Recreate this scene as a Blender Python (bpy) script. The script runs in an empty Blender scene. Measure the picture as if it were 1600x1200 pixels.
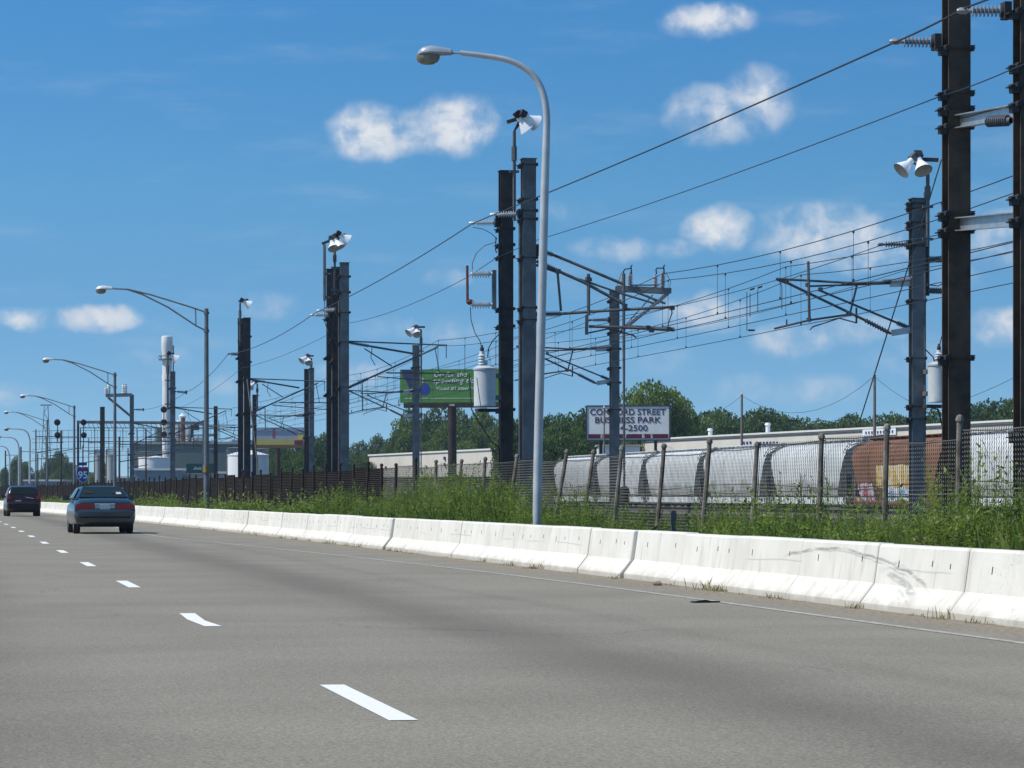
import bpy, bmesh, math, random
import numpy as np
from mathutils import Vector, Matrix

random.seed(7); RNG = np.random.default_rng(7)
scene = bpy.context.scene
COL = scene.collection
R = math.radians
H = 1.2; FPX = 5000.0; HY = 772.0; PSI = R(10.03)
CF = Vector((math.sin(PSI), math.cos(PSI), 0)); CR = Vector((math.cos(PSI), -math.sin(PSI), 0))

# ------------------------------------------------------------ survey helpers
def at(px, py, d):
    """Point of the place on the sight line of a survey reading, d metres ahead."""
    p = CF * d + CR * (d * (px - 800) / FPX)
    return Vector((p.x, p.y, H + d * (HY - py) / FPX))
def ground(px, py, z=0.0):
    d = H * FPX / (py - HY)
    p = at(px, py, d); p.z = z; return p
def onX(px, X):
    """Y and depth where the reading px meets the line X = const."""
    phi = PSI + math.atan((px - 800) / FPX)
    Y = X / math.tan(phi)
    return Y, X * CF.x + Y * CF.y

# ------------------------------------------------------------ mesh builder
class MB:
    def __init__(s): s.v = []; s.f = []; s.m = []; s.sm = []
    def add(s, vs, fs, mi=0, smooth=False):
        o = len(s.v); s.v.extend([tuple(p) for p in vs])
        for f in fs:
            s.f.append(tuple(i + o for i in f)); s.m.append(mi); s.sm.append(smooth)
        return s
    def box(s, c, size, rot=None, mi=0):
        c = Vector(c); hx, hy, hz = size[0]/2, size[1]/2, size[2]/2
        vs = [Vector((x, y, z)) for z in (-hz, hz) for y in (-hy, hy) for x in (-hx, hx)]
        if rot is not None: vs = [rot @ p for p in vs]
        s.add([c + p for p in vs], [(0,2,3,1),(4,5,7,6),(0,1,5,4),(2,6,7,3),(0,4,6,2),(1,3,7,5)], mi); return s
    def beam(s, a, b, w, h, mi=0):
        a, b = Vector(a), Vector(b); d = b - a
        q = d.to_track_quat('Y', 'Z').to_matrix()
        return s.box((a + b) / 2, (w, d.length, h), q, mi)
    def tube(s, pts, r, n=6, mi=0, caps=True):
        pts = [Vector(p) for p in pts]; rs = r if isinstance(r, (list, tuple)) else [r] * len(pts)
        up = None; rings = []
        for i, p in enumerate(pts):
            t = (pts[min(i+1, len(pts)-1)] - pts[max(i-1, 0)]).normalized()
            if up is None:
                up = Vector((0, 0, 1)) if abs(t.z) < .9 else Vector((1, 0, 0))
            x = t.cross(up).normalized(); up = x.cross(t).normalized()
            rings.append([p + (x * math.cos(2*math.pi*k/n) + up * math.sin(2*math.pi*k/n)) * rs[i] for k in range(n)])
        vs = [q for rg in rings for q in rg]; fs = []
        for i in range(len(pts) - 1):
            for k in range(n):
                k2 = (k + 1) % n
                fs.append((i*n+k, i*n+k2, (i+1)*n+k2, (i+1)*n+k))
        s.add(vs, fs, mi, n > 5)
        if caps: s.add(rings[0] + rings[-1], [tuple(range(n-1, -1, -1)), tuple(range(n, 2*n))], mi)
        return s
    def lathe(s, o, axis, prof, n=12, mi=0):
        """prof: (distance along axis, radius)"""
        axis = Vector(axis).normalized(); o = Vector(o)
        up = Vector((0, 0, 1)) if abs(axis.z) < .9 else Vector((1, 0, 0))
        x = axis.cross(up).normalized(); y = x.cross(axis).normalized()
        vs = []; fs = []
        for (t, r) in prof:
            for k in range(n):
                a = 2*math.pi*k/n
                vs.append(o + axis*t + (x*math.cos(a) + y*math.sin(a))*max(r, 1e-4))
        for i in range(len(prof)-1):
            for k in range(n):
                k2 = (k+1) % n; fs.append((i*n+k, i*n+k2, (i+1)*n+k2, (i+1)*n+k))
        s.add(vs, fs, mi, True); return s
    def prism(s, poly, a, b, mi=0):
        """poly of (u,v) swept: a(u,v)->point, b(u,v)->point"""
        n = len(poly); va = [a(u, v) for u, v in poly]; vb = [b(u, v) for u, v in poly]
        s.add(va + vb, [tuple(range(n-1, -1, -1)), tuple(range(n, 2*n))] + [(i, (i+1) % n, n+(i+1) % n, n+i) for i in range(n)], mi); return s
    def mesh(s, name, mats, off=(0, 0, 0)):
        me = bpy.data.meshes.new(name)
        off = Vector(off)
        me.from_pydata([tuple(Vector(p) - off) for p in s.v], [], s.f)
        for m in (mats if isinstance(mats, (list, tuple)) else [mats]): me.materials.append(m)
        me.polygons.foreach_set('material_index', s.m)
        me.polygons.foreach_set('use_smooth', s.sm)
        bm = bmesh.new(); bm.from_mesh(me)
        bmesh.ops.recalc_face_normals(bm, faces=bm.faces); bm.to_mesh(me); bm.free()
        if any(s.sm): me.set_sharp_from_angle(angle=R(40))
        me.update(); return me
    def build(s, name, mats, parent=None, loc=None):
        """verts are in world space; a child is stored relative to its thing's base"""
        off = Vector((0, 0, 0))
        if parent is not None: off = wloc(parent)
        elif loc is not None: off = Vector(loc)
        o = bpy.data.objects.new(name, s.mesh(name, mats, off)); COL.objects.link(o)
        if parent is not None: o.parent = parent
        elif loc is not None: o.location = off
        return o
def wloc(o):
    v = Vector((0, 0, 0))
    while o is not None: v = v + o.location; o = o.parent
    return v
def tag(o, label=None, cat=None, group=None, kind=None):
    if label: o['label'] = label
    if cat: o['category'] = cat
    if group: o['group'] = group
    if kind: o['kind'] = kind
    return o
def thing(name, label, cat, loc=(0, 0, 0), group=None):
    o = bpy.data.objects.new(name, None); COL.objects.link(o)
    o.empty_display_size = .3; o.location = loc
    return tag(o, label, cat, group)
def dup(root, loc, label=None, rotz=None):
    r = root.copy(); COL.objects.link(r); r.location = loc
    if rotz is not None: r.rotation_euler.z = rotz
    if label: r['label'] = label
    for ch in list(root.children):
        c = ch.copy(); COL.objects.link(c); c.parent = r
        for g in list(ch.children):
            d = g.copy(); COL.objects.link(d); d.parent = c
    return r
def fast_mesh(name, V, F, mat, loops=4):
    me = bpy.data.meshes.new(name)
    V = np.asarray(V, np.float32); F = np.asarray(F, np.int32)
    me.vertices.add(len(V)); me.vertices.foreach_set('co', V.ravel())
    me.loops.add(F.size); me.loops.foreach_set('vertex_index', F.ravel())
    me.polygons.add(len(F)); me.polygons.foreach_set('loop_start', np.arange(0, F.size, loops, dtype=np.int32))
    me.materials.append(mat); me.update(calc_edges=True); return me
def link(name, me, parent=None, loc=(0, 0, 0)):
    o = bpy.data.objects.new(name, me); COL.objects.link(o); o.location = loc
    if parent is not None: o.parent = parent
    return o

# ------------------------------------------------------------ materials
def nt(name):
    m = bpy.data.materials.new(name); m.use_nodes = True
    t = m.node_tree; return m, t, t.nodes['Principled BSDF']
def N(t, kind, **kw):
    n = t.nodes.new(kind)
    for k, v in kw.items():
        if k.startswith('i_'): n.inputs[k[2:].replace('_', ' ')].default_value = v
        else: setattr(n, k, v)
    return n
def math_(t, op, a, b=None, clamp=False):
    n = t.nodes.new('ShaderNodeMath'); n.operation = op; n.use_clamp = clamp
    for i, x in enumerate((a, b)):
        if x is None: continue
        if hasattr(x, 'links'): t.links.new(x, n.inputs[i])
        else: n.inputs[i].default_value = x
    return n.outputs[0]
def mixc(t, f, a, b, mode='MIX'):
    n = t.nodes.new('ShaderNodeMix'); n.data_type = 'RGBA'; n.blend_type = mode
    for i, x in ((0, f), (6, a), (7, b)):
        if hasattr(x, 'links'): t.links.new(x, n.inputs[i])
        else: n.inputs[i].default_value = x if i == 0 else (*x[:3], 1)
    return n.outputs[2]
def noise(t, vec, scale, detail=4, rough=.55):
    n = t.nodes.new('ShaderNodeTexNoise'); n.inputs['Scale'].default_value = scale
    n.inputs['Detail'].default_value = detail; n.inputs['Roughness'].default_value = rough
    if vec is not None: t.links.new(vec, n.inputs['Vector'])
    return n.outputs['Fac']
def ramp(t, f, a, b):
    n = t.nodes.new('ShaderNodeMapRange'); n.interpolation_type = 'SMOOTHSTEP'
    n.inputs['From Min'].default_value = a; n.inputs['From Max'].default_value = b
    t.links.new(f, n.inputs['Value']); return n.outputs[0]
def mat(name, col, rough=.7, metal=0.0, var=.2, scale=2.0, bump=0.0, bscale=30, stain=None, sscale=.7, spec=.4):
    m, t, p = nt(name)
    pos = t.nodes.new('ShaderNodeNewGeometry').outputs['Position']
    a = tuple(c*(1-var) for c in col); b = tuple(min(1, c*(1+var)) for c in col)
    c = mixc(t, ramp(t, noise(t, pos, scale, 6), .3, .7), a, b)
    if stain: c = mixc(t, math_(t, 'MULTIPLY', ramp(t, noise(t, pos, sscale, 7, .65), .52, .68), .8), c, stain)
    t.links.new(c, p.inputs['Base Color'])
    p.inputs['Roughness'].default_value = rough; p.inputs['Metallic'].default_value = metal
    p.inputs['Specular IOR Level'].default_value = spec
    if bump:
        bn = N(t, 'ShaderNodeBump'); bn.inputs['Strength'].default_value = bump; bn.inputs['Distance'].default_value = .02
        t.links.new(noise(t, pos, bscale, 3), bn.inputs['Height']); t.links.new(bn.outputs[0], p.inputs['Normal'])
    return m

M = {}
M['steel_dark'] = mat('dark weathered steel', (.035, .032, .033), .65, .1, .35, 3, .3, 20, (.075, .05, .032), 1.2)
M['steel_brown'] = mat('brown weathering steel', (.065, .046, .031), .7, 0, .35, 3, .3, 20, (.10, .065, .04), .9)
M['steel_grey'] = mat('grey galvanised column steel', (.14, .15, .16), .55, .15, .25, 2, .2, 20, (.09, .085, .08), .8)
M['galv'] = mat('bright galvanised steel', (.42, .44, .46), .38, .65, .15, 4)
M['galv_dull'] = mat('dull galvanised pipe', (.105, .11, .115), .55, .2, .25, 4, 0, 30, (.05, .045, .04), 2)
M['alu'] = mat('brushed aluminium lamp pole', (.50, .505, .51), .36, .28, .10, 3)
M['lamp_grey'] = mat('grey painted lamp housing', (.35, .38, .42), .4, .2, .1, 4)
M['lens'] = mat('dusty prismatic lens', (.22, .21, .17), .2, 0, .2, 20)
M['white_metal'] = mat('white enamelled metal', (.80, .81, .82), .35, 0, .06, 4)
M['reflector'] = mat('reflector lining', (.45, .45, .42), .35, .3, .1, 5)
M['insul'] = mat('pale grey insulator', (.62, .64, .65), .3, 0, .12, 8)
M['insul_mid'] = mat('mid grey insulator', (.30, .31, .33), .3, 0, .15, 8)
M['insul_dark'] = mat('dark grey insulator', (.10, .11, .13), .35, 0, .2, 8)
M['wire'] = mat('dark wire', (.035, .036, .04), .55, .2, .1, 2)
M['rustred'] = mat('rusty red bar', (.13, .045, .035), .7, 0, .3, 8)
M['xfmr'] = mat('light grey transformer paint', (.52, .55, .57), .42, 0, .08, 2, 0, 30, (.34, .35, .35), 1)
M['rust_post'] = mat('rusty fence post', (.17, .14, .115), .8, 0, .4, 6, .3, 40, (.28, .26, .23), 2.5)
M['mesh_wire'] = mat('grey weathered chain link', (.15, .145, .135), .6, .2, .3, .5)
M['rust_wire'] = mat('rusty chain link wire', (.042, .032, .025), .75, .1, .35, .4)
M['wood'] = mat('weathered pole wood', (.20, .165, .135), .85, 0, .25, 2, .3, 14)
M['brown_paint'] = mat('dark brown painted steel', (.035, .022, .016), .6, 0, .3, 1)
M['black'] = mat('black rubber', (.014, .014, .015), .8, 0, .2, 6)
M['dark'] = mat('dark hollow', (.02, .02, .02), .9, 0, .2, 4)

def asphalt():
    m, t, p = nt('sun bleached asphalt')
    pos = t.nodes.new('ShaderNodeNewGeometry').outputs['Position']
    uvn = N(t, 'ShaderNodeUVMap', uv_map='road'); sep = t.nodes.new('ShaderNodeSeparateXYZ'); t.links.new(uvn.outputs[0], sep.inputs[0])
    u, v = sep.outputs[0], sep.outputs[1]
    mp = N(t, 'ShaderNodeMapping'); mp.inputs['Scale'].default_value = (1, .06, 1); t.links.new(pos, mp.inputs[0])
    streak = noise(t, mp.outputs[0], 1.3, 5)
    wob = math_(t, 'MULTIPLY', math_(t, 'SUBTRACT', streak, .5), 1.0)
    uu = math_(t, 'ADD', u, wob)
    def band(c, w):
        x = math_(t, 'DIVIDE', math_(t, 'SUBTRACT', uu, c), w)
        return math_(t, 'POWER', 2.718, math_(t, 'MULTIPLY', math_(t, 'MULTIPLY', x, x), -1.0))
    oil = math_(t, 'ADD', math_(t, 'ADD', band(4.75, .62), math_(t, 'MULTIPLY', band(-.1, .8), .75)), math_(t, 'MULTIPLY', band(6.35, .22), .35))
    grain = noise(t, pos, 55, 2, .7); grain2 = noise(t, pos, 16, 3, .7); patch = noise(t, pos, .35, 5)
    c = mixc(t, ramp(t, patch, .3, .7), (.232, .207, .164), (.275, .247, .197))
    c = mixc(t, math_(t, 'MULTIPLY', oil, .42), c, (.095, .083, .066))
    grain3 = noise(t, pos, 38, 2, .8)
    c = mixc(t, ramp(t, grain3, .36, .64), mixc(t, 1.0, c, (.86, .86, .87), 'MULTIPLY'), mixc(t, 1.0, c, (1.13, 1.13, 1.11), 'MULTIPLY'))
    c = mixc(t, ramp(t, grain, .33, .67), mixc(t, 1.0, c, (.70, .70, .70), 'MULTIPLY'), mixc(t, 1.0, c, (1.24, 1.24, 1.22), 'MULTIPLY'))
    c = mixc(t, ramp(t, grain2, .3, .7), mixc(t, 1.0, c, (.84, .84, .85), 'MULTIPLY'), mixc(t, 1.0, c, (1.12, 1.12, 1.1), 'MULTIPLY'))
    # wind-blown grit gathered at the barrier foot
    vv = math_(t, 'ADD', v, math_(t, 'MULTIPLY', math_(t, 'SUBTRACT', noise(t, pos, 2.2, 5), .5), .9))
    grit = math_(t, 'SUBTRACT', 1.0, ramp(t, vv, .22, .95))
    c = mixc(t, math_(t, 'MULTIPLY', grit, .9), c, mixc(t, ramp(t, grain2, .3, .7), (.13, .105, .08), (.33, .28, .21)))
    # hairline cracks and tar drips
    vo = N(t, 'ShaderNodeTexVoronoi', feature='DISTANCE_TO_EDGE'); vo.inputs['Scale'].default_value = .16
    wv = N(t, 'ShaderNodeVectorMath', operation='ADD'); t.links.new(pos, wv.inputs[0])
    nv = N(t, 'ShaderNodeTexNoise'); nv.inputs['Scale'].default_value = .9; t.links.new(pos, nv.inputs['Vector']); t.links.new(nv.outputs['Color'], wv.inputs[1])
    t.links.new(wv.outputs[0], vo.inputs['Vector'])
    cr = math_(t, 'MULTIPLY', math_(t, 'SUBTRACT', 1.0, ramp(t, vo.outputs['Distance'], .0, .006)), ramp(t, noise(t, pos, .2, 2), .5, .62))
    c = mixc(t, math_(t, 'MULTIPLY', cr, .3), c, (.05, .047, .043))
    t.links.new(c, p.inputs['Base Color']); p.inputs['Roughness'].default_value = .9; p.inputs['Specular IOR Level'].default_value = .2
    bn = N(t, 'ShaderNodeBump'); bn.inputs['Strength'].default_value = .35; bn.inputs['Distance'].default_value = .006
    t.links.new(grain, bn.inputs['Height']); t.links.new(bn.outputs[0], p.inputs['Normal'])
    return m
M['asphalt'] = asphalt()

def paint():
    m, t, p = nt('worn white road paint')
    pos = t.nodes.new('ShaderNodeNewGeometry').outputs['Position']
    c = mixc(t, ramp(t, noise(t, pos, 30, 4, .7), .58, .72), (.83, .80, .74), (.55, .53, .49))
    t.links.new(c, p.inputs['Base Color']); p.inputs['Roughness'].default_value = .7; return m
M['paint'] = paint()
def edge_paint():
    m, t, p = nt('worn thin edge line paint')
    pos = t.nodes.new('ShaderNodeNewGeometry').outputs['Position']
    c = mixc(t, ramp(t, noise(t, pos, 9, 6, .7), .40, .62), (.47, .44, .385), (.25, .222, .175))
    t.links.new(c, p.inputs['Base Color']); p.inputs['Roughness'].default_value = .8; return m
M['edge_paint'] = edge_paint()

def soil():
    m, t, p = nt('dry railway verge soil')
    pos = t.nodes.new('ShaderNodeNewGeometry').outputs['Position']
    c = mixc(t, ramp(t, noise(t, pos, .25, 6), .35, .65), (.085, .070, .050), (.055, .075, .028))
    c = mixc(t, ramp(t, noise(t, pos, 6, 5, .7), .4, .7), c, (.15, .125, .10))
    t.links.new(c, p.inputs['Base Color']); p.inputs['Roughness'].default_value = .95
    bn = N(t, 'ShaderNodeBump'); bn.inputs['Strength'].default_value = .6; bn.inputs['Distance'].default_value = .05
    t.links.new(noise(t, pos, 8, 4), bn.inputs['Height']); t.links.new(bn.outputs[0], p.inputs['Normal'])
    return m
M['soil'] = soil()
M['ballast'] = mat('brown stained ballast', (.13, .115, .10), .95, 0, .45, 14, .8, 16, (.08, .062, .05), .6)

def leafmat(name, dark, light, scale, transl=.35, dry=None):
    m, t, p = nt(name)
    pos = t.nodes.new('ShaderNodeNewGeometry').outputs['Position']
    oi = t.nodes.new('ShaderNodeObjectInfo')
    f = ramp(t, math_(t, 'ADD', noise(t, pos, scale, 3, .7), math_(t, 'MULTIPLY', math_(t, 'SUBTRACT', oi.outputs['Random'], .5), .22)), .3, .7)
    c = mixc(t, f, dark, light)
    c = mixc(t, ramp(t, noise(t, pos, scale*7, 1), .35, .65), mixc(t, 1.0, c, (.62, .65, .6), 'MULTIPLY'), mixc(t, 1.0, c, (1.35, 1.3, 1.2), 'MULTIPLY'))
    if dry: c = mixc(t, ramp(t, noise(t, pos, .9, 3), .60, .72), c, dry)
    t.links.new(c, p.inputs['Base Color']); p.inputs['Roughness'].default_value = .55; p.inputs['Specular IOR Level'].default_value = .3
    tr = t.nodes.new('ShaderNodeBsdfTranslucent'); t.links.new(mixc(t, 1.0, c, (1.3, 1.5, .7), 'MULTIPLY'), tr.inputs[0])
    mx = t.nodes.new('ShaderNodeMixShader'); mx.inputs[0].default_value = transl
    t.links.new(p.outputs[0], mx.inputs[1]); t.links.new(tr.outputs[0], mx.inputs[2])
    t.links.new(mx.outputs[0], t.nodes['Material Output'].inputs['Surface'])
    return m
M['weed'] = leafmat('weed leaves', (.085, .130, .028), (.235, .285, .075), .8, .42, (.22, .20, .08))
M['grass'] = leafmat('verge grass', (.075, .12, .025), (.15, .19, .05), .6, .35, (.25, .21, .10))
M['tuft'] = leafmat('gutter grass', (.10, .10, .035), (.24, .20, .09), 3, .2)
M['leaf_a'] = leafmat('dark tree leaves', (.040, .080, .018), (.085, .140, .030), .12, .35)
M['leaf_b'] = leafmat('mid green tree leaves', (.060, .105, .018), (.14, .19, .035), .15, .4)
M['leaf_c'] = leafmat('far blue green tree leaves', (.055, .095, .030), (.105, .155, .050), .1, .35)
M['bark'] = mat('tree bark', (.07, .055, .04), .9, 0, .3, 3, .5, 12)

# ------------------------------------------------------------ camera, sun, sky
cam = bpy.data.cameras.new('camera'); co = bpy.data.objects.new('camera', cam); COL.objects.link(co)
co.location = (0, 0, H); co.rotation_euler = (R(90), 0, -PSI)
cam.sensor_width = 36; cam.lens = 36 * FPX / 1600
cam.shift_y = (HY - 600) / 1600
cam.clip_start = .5; cam.clip_end = 8000
scene.camera = co

SUN_AZ_VEC = Vector((-1.0, -.02, 0)).normalized(); SUN_EL = R(52)
to_sun = SUN_AZ_VEC * math.cos(SUN_EL) + Vector((0, 0, math.sin(SUN_EL)))
sl = bpy.data.lights.new('sun', 'SUN'); so = bpy.data.objects.new('sun', sl); COL.objects.link(so)
sl.energy = 4.35; sl.angle = R(.53); sl.color = (1, .935, .83)
so.rotation_euler = to_sun.to_track_quat('Z', 'Y').to_euler(); so.location = (-30, 20, 60)

def dir_uv(px, py):
    d = at(px, py, 1000.0) - Vector((0, 0, H)); d.normalize()
    return math.atan2(d.x, d.y), math.asin(d.z)
def make_world():
    w = bpy.data.worlds.new('World'); scene.world = w; w.use_nodes = True
    t = w.node_tree; bg = t.nodes['Background']
    tc = t.nodes.new('ShaderNodeTexCoord'); g = tc.outputs['Generated']
    sp = t.nodes.new('ShaderNodeSeparateXYZ'); t.links.new(g, sp.inputs[0])
    z2 = math_(t, 'ADD', math_(t, 'MULTIPLY', math_(t, 'MAXIMUM', sp.outputs[2], 0.0), SKY_MUL), SKY_ADD)
    cb = t.nodes.new('ShaderNodeCombineXYZ'); t.links.new(sp.outputs[0], cb.inputs[0]); t.links.new(sp.outputs[1], cb.inputs[1]); t.links.new(z2, cb.inputs[2])
    nm = N(t, 'ShaderNodeVectorMath', operation='NORMALIZE'); t.links.new(cb.outputs[0], nm.inputs[0])
    sky = N(t, 'ShaderNodeTexSky', sky_type='NISHITA'); sky.sun_disc = False
    sky.sun_elevation = SUN_EL; sky.sun_rotation = math.atan2(to_sun.x, to_sun.y)
    sky.air_density = 1.0; sky.dust_density = .35; sky.ozone_density = 2.2; sky.altitude = 0
    t.links.new(nm.outputs[0], sky.inputs[0])
    hs = N(t, 'ShaderNodeHueSaturation'); hs.inputs['Saturation'].default_value = SKY_SAT; hs.inputs['Value'].default_value = SKY_VAL
    t.links.new(sky.outputs[0], hs.inputs['Color'])
    # sky direction as azimuth / elevation
    az = math_(t, 'ARCTAN2', sp.outputs[0], sp.outputs[1]); el = math_(t, 'ARCSINE', sp.outputs[2])
    ae = t.nodes.new('ShaderNodeCombineXYZ'); t.links.new(az, ae.inputs[0]); t.links.new(el, ae.inputs[1])
    AE = ae.outputs[0]
    warp = N(t, 'ShaderNodeTexNoise'); warp.inputs['Scale'].default_value = 90; warp.inputs['Detail'].default_value = 3; t.links.new(AE, warp.inputs['Vector'])
    ws = N(t, 'ShaderNodeVectorMath', operation='SUBTRACT'); t.links.new(warp.outputs['Color'], ws.inputs[0]); ws.inputs[1].default_value = (.5, .5, .5)
    wsc = N(t, 'ShaderNodeVectorMath', operation='MULTIPLY'); t.links.new(ws.outputs[0], wsc.inputs[0]); wsc.inputs[1].default_value = (.008, .006, 0)
    wa = N(t, 'ShaderNodeVectorMath', operation='ADD'); t.links.new(AE, wa.inputs[0]); t.links.new(wsc.outputs[0], wa.inputs[1])
    total = None
    for (px, py, w_, h_, s_) in CLOUDS:
        a, e = dir_uv(px, py)
        sb = N(t, 'ShaderNodeVectorMath', operation='SUBTRACT'); t.links.new(wa.outputs[0], sb.inputs[0]); sb.inputs[1].default_value = (a, e, 0)
        ml = N(t, 'ShaderNodeVectorMath', operation='MULTIPLY'); t.links.new(sb.outputs[0], ml.inputs[0]); ml.inputs[1].default_value = (FPX/w_, FPX/h_, 0)
        dt = N(t, 'ShaderNodeVectorMath', operation='DOT_PRODUCT'); t.links.new(ml.outputs[0], dt.inputs[0]); t.links.new(ml.outputs[0], dt.inputs[1])
        k = N(t, 'ShaderNodeMapRange'); k.inputs['From Min'].default_value = 0; k.inputs['From Max'].default_value = 1.9
        k.inputs['To Min'].default_value = s_; k.inputs['To Max'].default_value = 0; t.links.new(dt.outputs['Value'], k.inputs['Value'])
        total = k.outputs[0] if total is None else math_(t, 'MAXIMUM', total, k.outputs[0])
    tone = t.nodes.new('ShaderNodeValToRGB'); er = tone.color_ramp; er.elements[0].position = .0; er.elements[1].position = 1.0
    er.elements[0].color = (.72, .71, .65, 1); er.elements[1].color = (.82, 1.04, .95, 1)
    for ps, cc in ((.22, (.88, .84, .71, 1)), (.62, (1.03, 1.09, .88, 1))): q = er.elements.new(ps); q.color = cc
    t.links.new(math_(t, 'DIVIDE', el, .15, True), tone.inputs[0])
    skyc = mixc(t, 1.0, hs.outputs[0], tone.outputs[0], 'MULTIPLY')
    fl = noise(t, wa.outputs[0], 100, 7, .54)
    dens = math_(t, 'MULTIPLY', total, math_(t, 'ADD', math_(t, 'MULTIPLY', ramp(t, fl, .25, .75), 1.0), .36), True)
    # thin high veil
    mp = N(t, 'ShaderNodeMapping'); mp.inputs['Scale'].default_value = (1, 5, 1); mp.inputs['Rotation'].default_value = (0, 0, R(-8)); t.links.new(AE, mp.inputs[0])
    veil = math_(t, 'MULTIPLY', ramp(t, noise(t, mp.outputs[0], 14, 6, .6), .50, .8), .13)
    shade = noise(t, AE, 60, 4)
    lowf = ramp(t, el, .0, .11)
    ccol = mixc(t, lowf, (CL*.86, CL*.88, CL*.93), (CL*.98, CL*.99, CL*1.0))
    ccol = mixc(t, ramp(t, shade, .35, .65), mixc(t, 1.0, ccol, (.86, .89, .94), 'MULTIPLY'), ccol)
    mask = math_(t, 'MAXIMUM', math_(t, 'MULTIPLY', ramp(t, dens, .02, 1.10), .92), veil)
    c = mixc(t, mask, skyc, ccol)
    t.links.new(c, bg.inputs['Color']); bg.inputs['Strength'].default_value = SKY_STR
SKY_MUL, SKY_ADD, SKY_SAT, SKY_VAL, SKY_STR, CL = 4.5, .10, 1.27, 1.36, .15, 5.8
CLOUDS = [(650,200,50,30,.8),(860,560,90,30,.3),(1420,560,80,26,.35),(1020,560,70,26,.3),(250,560,60,18,.3),(880,330,60,20,.25),(580,205,62,40,1),(640,215,60,26,.8),(715,195,58,44,1),(1105,32,66,24,.9),(1155,22,28,18,.6),(1120,180,72,42,.72),(1185,158,52,48,.75),
 (1120,356,50,32,.9),(1290,362,95,42,.8),(1380,385,60,36,.6),(1240,385,60,24,.6),(1330,405,90,22,.5),(960,390,62,20,.5),(1062,388,36,16,.5),(38,497,42,17,.75),(155,497,66,19,.85),
 (700,436,36,15,.55),(1572,510,52,28,.85),(1100,488,70,30,.7),(1240,532,60,26,.65),(1345,515,70,22,.5),(560,582,60,20,.5),(20,614,46,16,.45),(425,477,46,20,.4),
 (720,517,60,22,.42),(1280,612,70,24,.4),(1160,608,46,22,.4),(1560,372,66,40,.55),(610,512,60,16,.35),(350,600,40,16,.3),(1480,440,60,26,.35)]
make_world()
vs = scene.view_settings; vs.view_transform = 'Standard'; vs.look = 'None'; vs.exposure = 0; vs.gamma = 1; vs.use_curve_mapping = False
scene.cycles.max_bounces = 6; scene.cycles.transparent_max_bounces = 8
# ------------------------------------------------------------ road and ground
_by = np.array([-30, 0, 30, 60, 100, 143, 200, 250, 320, 450, 700, 1200.])
_bx = np.array([9.5, 9.5, 9.5, 9.4, 9.0, 8.1, 6.3, 4.2, 1.0, -8., -35., -120.])
_fy = np.linspace(-30, 1200, 1231); _fx = np.interp(_fy, _by, _bx)
for _ in range(60): _fx[1:-1] = (_fx[:-2] + _fx[1:-1]*2 + _fx[2:]) / 4
for _ in range(240): _fx[60:-1] = (_fx[59:-2] + _fx[60:-1]*2 + _fx[61:]) / 4
def bx(Y): return float(np.interp(Y, _fy, _fx))
def cx(Y): return 0.0 if Y < 110 else float(-1.05e-4 * (Y-110)**2 if Y < 400 else -1.05e-4*(290**2 + 2*290*(Y-400)))

def sheet(name, rows, mat_, z, uvf=None):
    """rows of (Y, [x...])"""
    V = []; F = []; n = len(rows[0][1])
    for (Y, xs) in rows: V += [(x, Y, z) for x in xs]
    for i in range(len(rows)-1):
        for k in range(n-1):
            F.append((i*n+k, i*n+k+1, (i+1)*n+k+1, (i+1)*n+k))
    me = bpy.data.meshes.new(name); me.from_pydata(V, [], F); me.materials.append(mat_)
    if uvf:
        uv = me.uv_layers.new(name='road')
        for l in me.loops:
            p = me.vertices[l.vertex_index].co; uv.data[l.index].uv = uvf(p.x, p.y)
    return tag(link(name, me), kind='structure')
g = sheet('ground', [(-100, [-300, 700]), (2300, [-600, 1300])], M['soil'], -.03)
Ys = [-25, -10, 0] + list(range(10, 400, 5)) + list(range(400, 900, 20))
road = sheet('road', [(Y, [cx(Y)-24, cx(Y)-10, cx(Y)-2, cx(Y)+2.5, bx(Y)-2.2, bx(Y)-1, bx(Y)+.3]) for Y in Ys], M['asphalt'], 0, lambda x, y: (x - cx(y), bx(y) - x))
# broken lane line
def marking(name, quad, mat_):
    me = bpy.data.meshes.new(name); me.from_pydata(quad, [], [tuple(range(len(quad)))]); me.materials.append(mat_)
    return tag(link(name, me), kind='structure')
LD = Vector((0, 1, 0))
p0 = ground(631, 1126.5); xlane = 2.385
for k in range(-1, 26):
    y0 = 16.78 + 12.24*k; y1 = y0 + 3.2; w = .155
    a, b = xlane + cx(y0), xlane + cx(y1)
    if k == 1:   # the second stripe was sprayed with a kink
        marking('lane_marking', [(a-w/2, y0, .004), (a+w/2, y0, .004), (a+w/2-.05, y0+1.3, .004), (b+w/2, y1, .004), (b-w/2, y1, .004), (a-w/2-.04, y0+1.6, .004)], M['paint'])
    else:
        marking('lane_marking', [(a-w/2, y0, .004), (a+w/2, y0, .004), (b+w/2, y1, .004), (b-w/2, y1, .004)], M['paint'])
EL = [ground(*q) for q in ((1760,1026),(1600,1005.6),(1350,972),(1100,937),(900,911),(700,886.6),(430,857),(245,838.5),(99,805.5),(60,800.5))]
EL = [Vector((EL[0].x, 8, 0))] + EL
ey = [p.y for p in EL]; ex = [p.x for p in EL]
yy = list(np.arange(8, 213, 3.0)); exs = np.interp(yy, ey, ex)
for _ in range(3): exs[1:-1] = (exs[:-2] + 2*exs[1:-1] + exs[2:]) / 4
sheet('edge_line', [(y, [x-.055, x+.055]) for y, x in zip(yy, exs)], M['edge_paint'], .004)
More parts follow.
